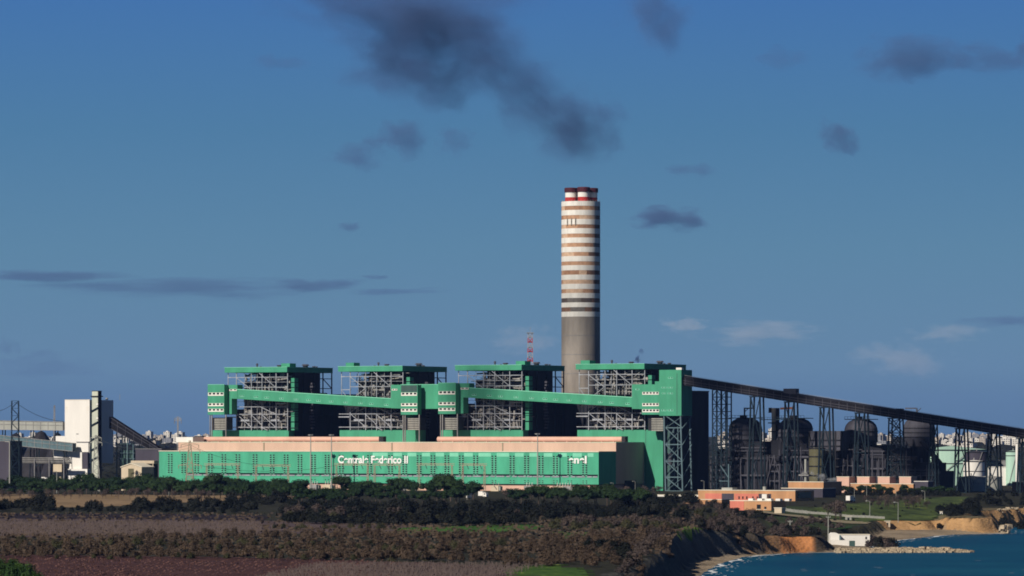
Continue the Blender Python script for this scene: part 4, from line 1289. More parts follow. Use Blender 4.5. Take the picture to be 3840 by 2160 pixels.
# ================================================================== TERRAIN
BLUFF = [(20, -600), (20, 900), (28, 1000), (31, 1154), (44, 1277), (52, 1400), (58, 1560), (66, 1700), (79, 1800), (92, 1836), (108, 1866), (121, 1889), (131, 1895),
         (137, 1908), (138, 1930), (133, 1955), (131, 1985), (146, 2030), (160, 2070), (170, 2130), (180, 2200), (186, 2250), (193, 2262), (211, 2266), (218, 2284), (224, 2270), (237, 2262), (246, 2274), (249, 2300),
         (244, 2335), (252, 2400), (264, 2450), (288, 2500), (325, 2530), (410, 2560), (900, 2610), (26000, 2800), (26000, 60000), (-26000, 60000), (-26000, -600)]
COAST = [(34, -600), (34, 900), (44, 1000), (50, 1154), (56, 1277), (60, 1400), (65, 1560), (80, 1719), (95, 1823), (110, 1868), (124, 1890), (137, 1893), (146, 1905), (156, 1930), (160, 1960), (161, 2016),
         (176, 2094), (193, 2149), (208, 2200), (222, 2240), (240, 2256), (251, 2272), (255, 2300), (254, 2360), (264, 2432), (277, 2485), (297, 2513), (335, 2546), (424, 2580), (900, 2640),
         (26000, 2850), (26000, 60000), (-26000, 60000), (-26000, -600)]


def sdist(X, Y, poly):
    """signed distance to a polygon, positive inside"""
    d2 = np.full(X.shape, 1e18); ins = np.zeros(X.shape, bool)
    n = len(poly)
    for i in range(n):
        (x0, y0), (x1, y1) = poly[i], poly[(i + 1) % n]
        dx, dy = x1 - x0, y1 - y0
        t = np.clip(((X - x0) * dx + (Y - y0) * dy) / max(dx * dx + dy * dy, 1e-9), 0, 1)
        d2 = np.minimum(d2, (X - x0 - t * dx) ** 2 + (Y - y0 - t * dy) ** 2)
        if y0 != y1:
            c = (y0 > Y) != (y1 > Y)
            ins ^= c & (X < (x1 - x0) * (Y - y0) / (y1 - y0) + x0)
    d = np.sqrt(d2)
    return np.where(ins, d, -d)


def sst(a, b, x):
    t = np.clip((x - a) / (b - a), 0, 1); return t * t * (3 - 2 * t)


def wob(X, Y, f, s=0.):
    return (np.sin(X * f * 1.13 + 1.7 * np.sin(Y * f * .71 + s) + s) + np.sin(Y * f * .97 + 1.3 * np.sin(X * f * 1.31 + 2 * s)) + np.sin((X + Y) * f * 1.9 + s * 3) * .5) / 2.5


def terrain(X, Y):
    X = np.asarray(X, float); Y = np.asarray(Y, float)
    sb = sdist(X, Y, BLUFF) + 1.6 * wob(X, Y, .16) + .8 * wob(X, Y, .55, 2.) + 2.2 * wob(X, Y, .1, 5.) * (Y > 2235)
    sc = sdist(X, Y, COAST) + .8 * wob(X, Y, .12, 1.)
    te = np.interp(Y, [1800, 1890, 1950, 2300, 2400, 2600], [0, -6.3, -6.6, -6.6, -5, -3])
    top = te * (1 - sst(4, 85, sb))
    top = top + .22 * wob(X, Y, .05) + .12 * wob(X, Y, .21, 4.)
    top = top + 1.6 * sst(219, 223, X) * sst(2250, 2260, Y) * (1 - sst(2300, 2360, Y))
    beach = -13 + np.clip(sc / 14, -1, 1.2) * 1.5
    f = sst(-1.5, np.where(Y > 1930, 2.2, np.where(Y > 1860, 4.0, 6.5)), sb)
    z = beach + (top - beach) * f
    z = z + 30 * sst(3900, 9000, Y) + 8 * sst(9000, 16000, Y)
    return z, sb, sc


def tz(x, y):
    return float(terrain(np.array([x]), np.array([y]))[0][0])


def axis(parts):
    out = []
    for a, b_, s in parts: out += list(np.arange(a, b_, s))
    return np.array(out + [parts[-1][1]])


xs = axis([(-24000, -4000, 2500), (-4000, -1000, 300), (-1000, -300, 50), (-300, 20, 5), (20, 300, 2.5), (300, 450, 6), (450, 1200, 60), (1200, 4000, 350), (4000, 24000, 2500)])
ys = axis([(-500, 900, 70), (900, 1150, 8), (1150, 1850, 3.2), (1850, 2340, 1.4), (2340, 2600, 3.2), (2600, 3300, 14), (3300, 9000, 150), (9000, 16000, 500), (16000, 40000, 4000)])
GX, GY = np.meshgrid(xs, ys)
GZ, SB, SC = terrain(GX, GY)
nx, ny = len(xs), len(ys)
me = bpy.data.meshes.new('ground')
co = np.stack([GX, GY, GZ], -1).reshape(-1, 3)
idx = np.arange(nx * ny).reshape(ny, nx)
q = np.stack([idx[:-1, :-1], idx[:-1, 1:], idx[1:, 1:], idx[1:, :-1]], -1).reshape(-1, 4)
me.vertices.add(len(co)); me.vertices.foreach_set('co', co.ravel())
me.loops.add(q.size); me.loops.foreach_set('vertex_index', q.ravel())
me.polygons.add(len(q)); me.polygons.foreach_set('loop_start', np.arange(0, q.size, 4)); me.polygons.foreach_set('loop_total', np.full(len(q), 4))
me.update(calc_edges=True)
# land cover (soil, sand, rock), stored per vertex
colr = np.zeros((ny, nx, 4)); colr[..., 3] = 1


def cover(w, c):
    for k in range(3): colr[..., k] = colr[..., k] * (1 - w) + c[k] * w


cover(np.ones((ny, nx)), (.030, .030, .020))
cover(sst(3300, 4200, GY), (.030, .034, .030))
cover((SB < 0) * np.ones((ny, nx)), (.29, .225, .155))
cover(sst(-13.1, -12.75, -np.abs(GZ + 13) - 12.75) * 0, (.2, .16, .12))
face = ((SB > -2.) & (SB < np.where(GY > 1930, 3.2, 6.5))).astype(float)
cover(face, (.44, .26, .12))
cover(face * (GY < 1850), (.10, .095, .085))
cover(face * ((GY > 1850) & (GY < 1960)), (.075, .06, .045))  # dark scrub end and shaded left face, both put into the colour
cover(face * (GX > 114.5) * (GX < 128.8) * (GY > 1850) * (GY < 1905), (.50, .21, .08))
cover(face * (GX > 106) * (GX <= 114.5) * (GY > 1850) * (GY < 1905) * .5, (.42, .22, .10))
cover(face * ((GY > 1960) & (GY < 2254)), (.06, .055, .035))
cover(((SB > 5.5) & (GY > 1940) & (GY < 2330) & (GX > 118)) * .9, (.040, .056, .022))
cover(((SB > 5.5) & (SB < 20) & (GY > 2240) & (GY < 2500)) * .6, (.22, .17, .10))
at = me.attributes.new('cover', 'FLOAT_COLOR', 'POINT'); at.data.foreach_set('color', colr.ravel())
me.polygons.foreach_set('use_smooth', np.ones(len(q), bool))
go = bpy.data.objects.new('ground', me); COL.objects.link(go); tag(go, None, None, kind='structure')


def groundmat():
    m, nt, b = newmat('soil_sand_rock'); n, l = nt.nodes, nt.links
    b.inputs['Roughness'].default_value = .95; b.inputs['Specular IOR Level'].default_value = .1
    a = n.new('ShaderNodeAttribute'); a.attribute_name = 'cover'
    tc = n.new('ShaderNodeTexCoord')
    n1 = n.new('ShaderNodeTexNoise'); n1.inputs['Scale'].default_value = .06; n1.inputs['Detail'].default_value = 8; n1.inputs['Roughness'].default_value = .7
    l.new(tc.outputs['Object'], n1.inputs['Vector'])
    r = n.new('ShaderNodeMapRange'); r.inputs['From Min'].default_value = .3; r.inputs['From Max'].default_value = .7; r.inputs['To Min'].default_value = .55; r.inputs['To Max'].default_value = 1.4
    l.new(n1.outputs['Fac'], r.inputs['Value'])
    mx = n.new('ShaderNodeVectorMath'); mx.operation = 'SCALE'
    l.new(a.outputs['Color'], mx.inputs[0]); l.new(r.outputs['Result'], mx.inputs['Scale'])
    l.new(mx.outputs['Vector'], b.inputs['Base Color'])
    # strata: fine bump
    n2 = n.new('ShaderNodeTexNoise'); n2.inputs['Scale'].default_value = .5; n2.inputs['Detail'].default_value = 6
    mp = n.new('ShaderNodeMapping'); mp.inputs['Scale'].default_value = (1, 1, 2.5)
    l.new(tc.outputs['Object'], mp.inputs['Vector']); l.new(mp.outputs['Vector'], n2.inputs['Vector'])
    bp = n.new('ShaderNodeBump'); bp.inputs['Strength'].default_value = .7; bp.inputs['Distance'].default_value = 1.0
    l.new(n2.outputs['Fac'], bp.inputs['Height']); l.new(bp.outputs['Normal'], b.inputs['Normal'])
    return m


me.materials.append(groundmat())


def fieldmat(name, c0, c1, sc=(.05, .05, .05), detail=8, c2=None, spot=.62):
    m, nt, b = newmat(name); n, l = nt.nodes, nt.links
    b.inputs['Roughness'].default_value = .95; b.inputs['Specular IOR Level'].default_value = .08
    tc = n.new('ShaderNodeTexCoord'); mp = n.new('ShaderNodeMapping'); mp.inputs['Scale'].default_value = sc
    l.new(tc.outputs['Object'], mp.inputs['Vector'])
    n1 = n.new('ShaderNodeTexNoise'); n1.inputs['Detail'].default_value = detail; n1.inputs['Roughness'].default_value = .72; n1.inputs['Scale'].default_value = 1
    l.new(mp.outputs['Vector'], n1.inputs['Vector'])
    rp = n.new('ShaderNodeValToRGB'); e = rp.color_ramp.elements
    e[0].position, e[1].position = .34, .66; e[0].color = (*c0, 1); e[1].color = (*c1, 1)
    if c2:
        e2 = rp.color_ramp.elements.new(min(.99, spot + .08)); e2.color = (*c2, 1)
        e[1].position = spot if spot < .66 else .66
        rp.color_ramp.elements[1].position = spot
    l.new(n1.outputs['Fac'], rp.inputs['Fac']); l.new(rp.outputs['Color'], b.inputs['Base Color'])
    bp = n.new('ShaderNodeBump'); bp.inputs['Strength'].default_value = .5; bp.inputs['Distance'].default_value = .4
    l.new(n1.outputs['Fac'], bp.inputs['Height']); l.new(bp.outputs['Normal'], b.inputs['Normal'])
    return m


def sheet(name, poly, m, step=2.5, lift=.1, z=0., ragged=1.5, px=True):
    """a patch of land draped on the terrain; corners traced as photo pixels on the ground"""
    P = [gnd(*p, z) for p in poly] if px else poly
    x0, x1 = min(p[0] for p in P) - 2, max(p[0] for p in P) + 2; y0, y1 = min(p[1] for p in P) - 2, max(p[1] for p in P) + 2
    sx = max(step, (x1 - x0) / 260); sy = max(step, (y1 - y0) / 320)
    X, Y = np.meshgrid(np.arange(x0, x1 + sx, sx), np.arange(y0, y1 + sy, sy))
    Z = terrain(X, Y)[0] + lift
    cx, cy = (X[:-1, :-1] + X[1:, 1:]) / 2, (Y[:-1, :-1] + Y[1:, 1:]) / 2
    keep = (sdist(cx, cy, BLUFF) > 3.5) & (sdist(cx, cy, P) + ragged * wob(cx, cy, .35, len(name)) > 0)
    idx = np.arange(X.size).reshape(X.shape)
    qq = np.stack([idx[:-1, :-1], idx[:-1, 1:], idx[1:, 1:], idx[1:, :-1]], -1)[keep]
    used = np.unique(qq); rem = np.full(X.size, -1); rem[used] = np.arange(len(used))
    co = np.stack([X.ravel()[used], Y.ravel()[used], Z.ravel()[used]], -1)
    me = bpy.data.meshes.new(name); me.from_pydata(co.tolist(), [], rem[qq].tolist()); me.materials.append(m)
    o = bpy.data.objects.new(name, me); COL.objects.link(o)
    return tag(o, None, None, kind='structure')


sheet('red_field', [(-400, 2500), (2100, 2500), (1980, 2190), (1700, 2112), (900, 2092), (150, 2082), (-100, 2082)], fieldmat('red_soil', (.030, .016, .016), (.105, .050, .046), (.22, .10, .2), detail=10), 3)
sheet('vine_field', [(1080, 2500), (2120, 2500), (1990, 2190), (1840, 2124), (1420, 2106)], fieldmat('brown_vine_soil', (.050, .034, .031), (.095, .066, .060), (.25, .12, .1)), 3, .2, ragged=10)
sheet('vineyard_field', [(-300, 2014), (600, 2014), (1600, 1990), (1600, 1972), (1000, 1952), (-300, 1944)], fieldmat('mauve_vineyard_soil', (.048, .034, .036), (.135, .100, .098), (.16, .05, .1)), 4)
sheet('dark_field', [(-300, 1944), (1000, 1952), (1000, 1932), (-300, 1924)], fieldmat('shadowed_plough_soil', (.016, .012, .016), (.034, .026, .032), (.05, .05, .1)), 5)  # ploughed strip lying in shadow, the shadow put into the soil colour
sheet('tan_field', [(-300, 1897), (330, 1903), (520, 1893), (1150, 1868), (1150, 1860), (-300, 1852)], fieldmat('dry_stubble', (.17, .115, .065), (.30, .21, .125), (.03, .012, .1)), 6)
sheet('meadow', [(1480, 2003), (1800, 2003), (2030, 1984), (2060, 1966), (1750, 1974), (1480, 1980)], fieldmat('green_grass', (.022, .060, .012), (.060, .135, .026), (.10, .02, .1), c2=(.30, .32, .04), spot=.58), 4, .15)
sheet('meadow', [(2060, 2022), (2230, 2020), (2260, 2000), (2080, 1996)], fieldmat('grass_clearing', (.030, .055, .016), (.085, .12, .035), (.08, .03, .1), c2=(.2, .22, .06)), 3, .15)
sheet('meadow', [(1830, 2400), (2280, 2400), (2190, 2136), (2060, 2118), (1940, 2126), (1860, 2142)], fieldmat('flowering_grass', (.018, .050, .010), (.07, .13, .025), (.22, .07, .2), c2=(.30, .34, .09), spot=.60, detail=10), 2, .15, ragged=3)
sheet('meadow', [(2545, 1993), (2620, 1980), (2632, 1965), (2560, 1968)], fieldmat('bright_clearing_grass', (.05, .10, .02), (.16, .24, .04), (.1, .05, .1)), 2, .2)
sheet('meadow', [(3230, 1905), (3400, 1890), (3650, 1882), (3570, 1908), (3440, 1938), (3330, 1948), (3240, 1938), (3040, 1936), (3040, 1922)], fieldmat('slope_grass', (.022, .034, .014), (.085, .115, .035), (.07, .035, .1), c2=(.34, .38, .05), spot=.62), 3, .3, z=-3)
sheet('meadow', [(3130, 1998), (3290, 1990), (3300, 1972), (3140, 1975)], fieldmat('bank_grass', (.02, .055, .016), (.045, .10, .028), (.1, .05, .1)), 2, .3, z=-6)
sheet('dirt_road', [(2850, 1926), (3700, 1936), (3700, 1931), (2850, 1920)], fieldmat('pale_track', (.2, .17, .11), (.3, .25, .17), (.1, .1, .1)), 3, .35, z=-2)

# water
WM, nt, bs = newmat('sea_water')
n, l = nt.nodes, nt.links
bs.inputs['Base Color'].default_value = (.004, .060, .095, 1)
bs.inputs['Roughness'].default_value = .45
bs.inputs['IOR'].default_value = 1.33
bs.inputs['Specular IOR Level'].default_value = .10
tc = n.new('ShaderNodeTexCoord')
mp = n.new('ShaderNodeMapping'); mp.inputs['Scale'].default_value = (.10, .34, .1); mp.inputs['Rotation'].default_value = (0, 0, R(-12))
l.new(tc.outputs['Object'], mp.inputs['Vector'])
n1 = n.new('ShaderNodeTexNoise'); n1.inputs['Scale'].default_value = 1.; n1.inputs['Detail'].default_value = 8; n1.inputs['Roughness'].default_value = .65
l.new(mp.outputs['Vector'], n1.inputs['Vector'])
bp = n.new('ShaderNodeBump'); bp.inputs['Strength'].default_value = .8; bp.inputs['Distance'].default_value = .9
l.new(n1.outputs['Fac'], bp.inputs['Height']); l.new(bp.outputs['Normal'], bs.inputs['Normal'])
n3 = n.new('ShaderNodeTexNoise'); n3.inputs['Scale'].default_value = .012; n3.inputs['Detail'].default_value = 4
l.new(tc.outputs['Object'], n3.inputs['Vector'])
rp = n.new('ShaderNodeValToRGB'); e = rp.color_ramp.elements
e[0].position, e[1].position = .3, .7; e[0].color = (.003, .044, .096, 1); e[1].color = (.008, .080, .130, 1)
l.new(n3.outputs['Fac'], rp.inputs['Fac']); l.new(rp.outputs['Color'], bs.inputs['Base Color'])
mb = MB(); mb.quad((10, -500, -13), (24000, -500, -13), (24000, 3200, -13), (10, 3200, -13))
so = single('sea', mb, WM, None, None, (0, 0, 0), 'W', kind='structure')

# surf along the shore
mb = MB()
pts = []
for (x0, y0), (x1, y1) in zip(COAST[2:29], COAST[3:30]):
    L = math.hypot(x1 - x0, y1 - y0); k = max(1, int(L / 2.5))
    for i in range(k): pts.append((x0 + (x1 - x0) * i / k, y0 + (y1 - y0) * i / k))
rr = random.Random(3)
fo = None
for i in range(len(pts) - 1):
    (x0, y0), (x1, y1) = pts[i], pts[i + 1]
    L = math.hypot(x1 - x0, y1 - y0)
    nxn, nyn = (y1 - y0) / L, -(x1 - x0) / L
    def band(o0, o1, o2, o3, zz):
        mb.quad((x0 + nxn * o0, y0 + nyn * o0, zz), (x1 + nxn * o2, y1 + nyn * o2, zz), (x1 + nxn * o3, y1 + nyn * o3, zz), (x0 + nxn * o1, y0 + nyn * o1, zz))
    a = .8 + 1.3 * math.sin(i * .37) + .8 * math.sin(i * .13 + 1)
    wv = max(0, 1.1 + 1.2 * math.sin(i * .21) + rr.uniform(-.5, .5))
    if wv > .25: band(a, a + wv, a, a + wv, -12.985)
    if rr.random() < .34:
        o = a + rr.uniform(3, 9); band(o, o + rr.uniform(.4, 1.2), o + .3, o + rr.uniform(.5, 1.4), -12.98)
single('surf', mb, M['foam'], None, None, (0, 0, 0), 'W', kind='structure')
mb = MB()
for i in range(9):
    px, py = rr.uniform(2700, 3840), rr.uniform(2080, 2160); x, y = gnd(px, py, -13)
    if sdist(np.array([x]), np.array([y]), COAST)[0] < -6:
        mb.quad((x, y, -12.98), (x + rr.uniform(1.2, 3), y + .4, -12.98), (x + rr.uniform(1.2, 3), y + 1.2, -12.98), (x, y + .8, -12.98))
single('whitecaps', mb, M['foam'], None, None, (0, 0, 0), 'W', kind='structure')

# rock groyne
rr = random.Random(8)
mb = MB()
def rock(mb, x, y, z, s):
    vs, fs = [], []
    base = [(-1, -1, -1), (1, -1, -1), (1, 1, -1), (-1, 1, -1), (-.8, -.8, .8), (.8, -.8, .8), (.8, .8, .8), (-.8, .8, .8)]
    t = rr.uniform(0, 6.28); c, sn = math.cos(t), math.sin(t)
    for p in base:
        q = [p[0] * s * rr.uniform(.7, 1.3), p[1] * s * rr.uniform(.7, 1.2), p[2] * s * rr.uniform(.5, .9)]
        vs.append((x + q[0] * c - q[1] * sn, y + q[0] * sn + q[1] * c, z + q[2]))
    mb.add(vs, [(3, 2, 1, 0), (4, 5, 6, 7), (0, 1, 5, 4), (1, 2, 6, 5), (2, 3, 7, 6), (3, 0, 4, 7)])
for i in range(760):
    t = rr.random(); x = 138 + 58 * t; wdt = 5.5 * (1 - .5 * max(0, t - .75) / .25)
    off = rr.uniform(-1, 1); y = 1889 + 6 * t + off * wdt
    rock(mb, x, y, -13.2 + 1.9 * (1 - abs(off)) * (1 - .75 * max(0, (t - .8) / .2)) + rr.uniform(-.12, .15), rr.uniform(.6, 1.15))
single('rock_groyne', mb, M['rock'], None, None, (0, 0, 0), 'W', kind='stuff')
# fallen boulders on the far beach
mb = MB()
for i in range(160):
    t = rr.random(); x = 262 + 130 * t ** 1.3; y = np.interp(x, [255, 277, 297, 335, 424], [2392, 2485, 2513, 2546, 2580]) + rr.uniform(1, 12); rock(mb, x, y, tz(x, y) + .2, rr.uniform(.4, 1.2))
single('beach_rubble', mb, M['rock'], None, None, (0, 0, 0), 'W', kind='stuff')
# rock stack at the tip of the ochre headland
mb = MB()
for i in range(14):
    x, y = 252 + rr.uniform(-2, 2), 2266 + rr.uniform(-2, 2); rock(mb, x, y, -13 + i * .28, rr.uniform(1, 1.7))
single('sea_stack', mb, M['rock'], 'small pale rock stack off the tip of the ochre headland', 'rock', (252, 2266, -13), 'W')

# beach house
o = thing('beach_house', 'long low whitewashed house on the beach behind the rock groyne', 'house', (150, 1962, -11.6), 'W')
Yh = 1962
X0, X1, X2 = wx(3112, Yh), wx(3148, Yh), wx(3262, Yh)
zb_ = -12
mb = MB(); mb.box(X1, X2, Yh, Yh + 9, zb_, wz(2006, Yh)); part('main_wall', mb, M['white'], o)
mb = MB(); mb.box(X1 - .2, X2 + .2, Yh - .2, Yh + 9.2, wz(2006, Yh), wz(2006, Yh) + .25); part('roof', mb, M['pink_trim'], o)
mb = MB(); mb.prism([(X0, zb_), (X1, zb_), (X1, wz(2004, Yh)), (X1 - 1.6, wz(1998, Yh)), (X0 + .8, wz(1998, Yh)), (X0, wz(2004, Yh))], Yh - 2.5, Yh + 7); part('end_block', mb, M['white'], o)
mb = MB(); mb.box(X1 - .25, X1 + .35, Yh - 2.7, Yh - 2.5, zb_, wz(2006, Yh)); part('blue_stripe', mb, M['pale_teal'], o)
mb = MB(); mb.box(X0, wx(3180, Yh), Yh - 7, Yh - 2.8, zb_, wz(2025, Yh)); part('terrace_wall', mb, M['white'], o)
mb = MB(); mb.box(wx(3180, Yh), wx(3202, Yh), Yh - 7, Yh - 3, zb_, wz(2027, Yh)); part('boat_shed', mb, M['green_dark'], o)
for px in (3245,):
    mb = MB(); mb.box(wx(px, Yh), wx(px + 6, Yh), Yh - .1, Yh, wz(2022, Yh), wz(2013, Yh)); part('window', mb, M['glass'], o)
for px, y0, y1, lab in ((3106, 1998, 1934, 'wooden cross armed pole beside the white beach house'), (2963, 1972, 1950, 'short cross armed pole on the scrubby bank left of the beach house')):
    Y = 1975 if px > 3000 else 1930
    X = wx(px, Y); zt = wz(y1, Y); zg = tz(X, Y)
    op = thing('utility_pole', lab, 'pole', (X, Y, zg), 'W', 'cross armed poles by the shore')
    mb = MB(); mb.tube((X, Y, zg - .2), (X, Y, zt), .26, .18, n=8); part('pole', mb, M['galv'], op)
    mb = MB(); mb.bar((X - 1, Y, zt - .7), (X + 1, Y, zt - .7), .22)
    for s in (-.9, .9): mb.tube((X + s, Y, zt - .7), (X + s, Y, zt - .1), .1, n=6)
    part('cross_arm', mb, M['galv'], op)
for px, py, w, h, Y, lab in ((3328, 1914, 20, 20, 2260, 'small cream brick kiosk on the green slope'), (3530, 1945, 10, 12, 2330, 'tiny white hut on the grassy edge above the ochre cliff'), (3182, 1913, 22, 15, 2250, 'small arched grey shelter by the slope fence')):
    X = wx(px, Y); zg = tz(X, Y); hw = w * K * Y / 2; zt = zg + h * K * Y
    oh = thing('hut', lab, 'hut', (X, Y, zg), 'W')
    mb = MB(); mb.box(X - hw, X + hw, Y, Y + hw * 1.6, zg - .3, zt); part('wall', mb, M['shed_wall'] if px == 3328 else M['white'] if px == 3530 else M['tank_grey'], oh)
    mb = MB(); mb.box(X - hw - .2, X + hw + .2, Y - .2, Y + hw * 1.6 + .2, zt, zt + .25); part('roof', mb, M['pink_trim'], oh)
    mb = MB(); mb.box(X - hw * .4, X + hw * .3, Y - .06, Y, zg, zg + (zt - zg) * .7); part('door', mb, M['glass'], oh)
# fence along the slope
Yf = 2280
of = thing('slope_fence', 'pale panel fence running along the top of the green slope', 'fence', (wx(3000, Yf), Yf, tz(wx(3000, Yf), Yf)), 'W')
mb = MB(); mp_ = MB()
n_ = 26
for i in range(n_):
    xa, xb = wx(2935 + (3320 - 2935) * i / n_, Yf), wx(2935 + (3320 - 2935) * (i + 1) / n_, Yf); g0, g1 = tz(xa, Yf), tz(xb, Yf)
    mb.add([(xa, Yf, g0), (xb - .3, Yf, g1), (xb - .3, Yf, g1 + 1.5), (xa, Yf, g0 + 1.5)], [(0, 1, 2, 3)])
    mb.add([(xa, Yf + .12, g0), (xb - .3, Yf + .12, g1), (xb - .3, Yf + .12, g1 + 1.5), (xa, Yf + .12, g0 + 1.5)], [(3, 2, 1, 0)])
    mp_.bar((xa - .15, Yf, g0 - .2), (xa - .15, Yf, g0 + 1.8), .22)
part('panel', mb, M['louvre'], of); part('posts_frame', mp_, M['galv'], of)
# ================================================================== VEGETATION
def leaves(mb, rr, lobes, n, s, up=.35):
    """n small leaf sprays through a crown made of ellipsoid lobes (cx, cy, cz, rx, ry, rz)"""
    wts = [l[3] * l[4] + l[5] * l[3] for l in lobes]
    for i in range(n):
        c = rr.choices(lobes, wts)[0]
        while True:
            d = Vector((rr.gauss(0, 1), rr.gauss(0, 1), rr.gauss(0, 1)))
            if d.length > .1: break
        d.normalize()
        if d.z < -.45: d.z *= -1
        q = rr.uniform(.62, 1.06)
        p = Vector((c[0] + d.x * c[3] * q, c[1] + d.y * c[4] * q, c[2] + d.z * c[5] * q))
        nrm = (d + Vector((rr.uniform(-.8, .8), rr.uniform(-.8, .8), rr.uniform(-.4, .8) + up))).normalized()
        t = nrm.orthogonal().normalized(); b_ = nrm.cross(t)
        a = rr.uniform(0, 6.28); t, b_ = t * math.cos(a) + b_ * math.sin(a), b_ * math.cos(a) - t * math.sin(a)
        w, h = s * rr.uniform(.6, 1.3), s * rr.uniform(.4, .9)
        mb.add([p - t * w, p - b_ * h * .7 + nrm * h * .2, p + t * w, p + b_ * h], [(0, 1, 2, 3)])


def blob(mb, c, k=.66, n=8):
    cx, cy, cz, rx, ry, rz = c
    vs = []; rings = 5
    for i in range(1, rings):
        f = math.pi * i / rings
        for j in range(n):
            t = 2 * math.pi * j / n
            vs.append((cx + rx * k * math.sin(f) * math.cos(t), cy + ry * k * math.sin(f) * math.sin(t), cz + rz * k * math.cos(f)))
    o = [(i * n + j, i * n + (j + 1) % n, (i + 1) * n + (j + 1) % n, (i + 1) * n + j) for i in range(rings - 2) for j in range(n)]
    o = [tuple(reversed(f)) for f in o] + [tuple(range(n)), tuple(range((rings - 1) * n - 1, (rings - 2) * n - 1, -1))]
    mb.add(vs, o)


def tree_proto(seed, kind):
    rr = random.Random(seed)
    crown, trunk = MB(), MB()
    if kind == 'pine':                       # flat topped umbrella pine, 12 m
        h = 12
        lobes = [(0, 0, 8.2, 4.4, 4.4, 3.0)]
        for i in range(9):
            t = rr.uniform(0, 6.28); r = rr.uniform(2.2, 4.8); lobes.append((r * math.cos(t), r * math.sin(t), rr.uniform(5.2, 9.6), rr.uniform(1.8, 2.9), rr.uniform(1.8, 2.9), rr.uniform(1.5, 2.3)))
        for c in lobes: blob(crown, c, .72)
        leaves(crown, rr, lobes, 900, .5)
        trunk.tube((0, 0, -.5), (.2, .1, 4.5), .34, .26, 8); trunk.tube((.2, .1, 4.5), (.1, 0, 8), .26, .14, 8)
        for c in lobes[1:6]: trunk.tube((.15, .05, rr.uniform(3.8, 6)), (c[0] * .8, c[1] * .8, c[2] - .3), .13, .06, 6)
    elif kind == 'bare':
        lobes = [(rr.uniform(-1.6, 1.6), rr.uniform(-1.6, 1.6), rr.uniform(3.2, 6), rr.uniform(1.2, 2), rr.uniform(1.2, 2), rr.uniform(1.2, 2)) for i in range(7)]
        leaves(crown, rr, lobes, 520, .30)
        trunk.tube((0, 0, -.4), (.1, 0, 2.4), .2, .14, 8)
        for c in lobes: trunk.tube((.1, 0, rr.uniform(1.4, 2.4)), (c[0], c[1], c[2]), .09, .03, 6)
    return crown, trunk


protos = {}
HID = []


def make_tree(seed, kind, leaf, name):
    crown, trunk = tree_proto(seed, kind)
    o = bpy.data.objects.new(name, None); COL.objects.link(o); ORG[o] = (0, 0, 0)
    part('trunk', trunk, M['trunk'], o); part('crown', crown, leaf, o)
    HID.append([o, False])
    return HID[-1]


def make_shrub(seed, leaf, name, w, h, n, s, lob=8, core=.5):
    rr = random.Random(seed); mb = MB()
    lobes = []
    for i in range(lob):
        t = rr.uniform(0, 6.28); r = rr.uniform(0, w * .55)
        hz = rr.uniform(.45, 1) * h
        lobes.append((r * math.cos(t), r * math.sin(t), hz * .55, rr.uniform(.28, .5) * w, rr.uniform(.28, .5) * w, hz * .48))
    for c in lobes: blob(mb, c, core)
    leaves(mb, rr, lobes, n, s)
    me = mb.mesh(name, leaf)
    o = bpy.data.objects.new(name, me); COL.objects.link(o)
    HID.append([o, False])
    return HID[-1]


pines = [make_tree(100 + i, 'pine', M['pine'], 'pine_tree') for i in range(4)]
bares = [make_tree(140 + i, 'bare', M['scrub_grey'], 'bare_tree') for i in range(3)]
dsh = [make_shrub(200 + i, M['scrub_dark'], 'scrub_bush', 2.6, 3.4, 700, .27) for i in range(5)]
bsh = [make_shrub(230 + i, M['scrub_brown'], 'dry_bush', 2.3, 3.0, 900, .19, 9, .42) for i in range(5)]
gsh = [make_shrub(260 + i, M['scrub_grey'], 'twiggy_bush', 2.3, 3.0, 720, .21, 8, .45) for i in range(3)]
olv = [make_shrub(300 + i, M['scrub_olive'], 'olive_bush', 2.3, 2.8, 800, .2, 9, .45) for i in range(3)]
grn = [make_shrub(280 + i, M['bush_green'], 'green_bush', 2.4, 2.8, 1500, .16, 10) for i in range(2)]
rv = random.Random(77)


def plant(slot, x, y, sc, label, cat, group, sz=1.):
    o, used = slot
    s = (sc * rv.uniform(.85, 1.15), sc * rv.uniform(.85, 1.15), sc * sz * rv.uniform(.85, 1.15))
    z = tz(x, y) - .15
    if not used:
        slot[1] = True
        o.location = (x, y, z); o.rotation_euler = (0, 0, rv.uniform(0, 6.28)); o.scale = s
        return tag(o, label, cat, group)
    c = dup(o, (x, y, z), rv.uniform(0, 6.28), s, label, group)
    return c


THICK = []


def along(pxs, slots, n, sc, label, cat, group, jit=(10, 3), sz=1., px=True, z0=0., ok=None, mass=False):
    """n plants along a traced line of ground pixels, jittered"""
    for i in range(n):
        t = (i + rv.random()) / n * (len(pxs) - 1)
        k = min(int(t), len(pxs) - 2); f = t - k
        p = pxs[k][0] + (pxs[k + 1][0] - pxs[k][0]) * f + rv.uniform(-jit[0], jit[0]); q = pxs[k][1] + (pxs[k + 1][1] - pxs[k][1]) * f + rv.uniform(-jit[1], jit[1])
        x, y = gnd(p, q, z0) if px else (p, q)
        if ok and not ok(x, y): continue
        if mass:
            s_ = sc * rv.uniform(.75, 1.2); THICK.append((rv.choice(slots)[0].data, x, y, tz(x, y) - .15, s_, rv.uniform(0, 6.28))); continue
        plant(rv.choice(slots), x, y, sc * rv.uniform(.75, 1.2), label, cat, group, sz)


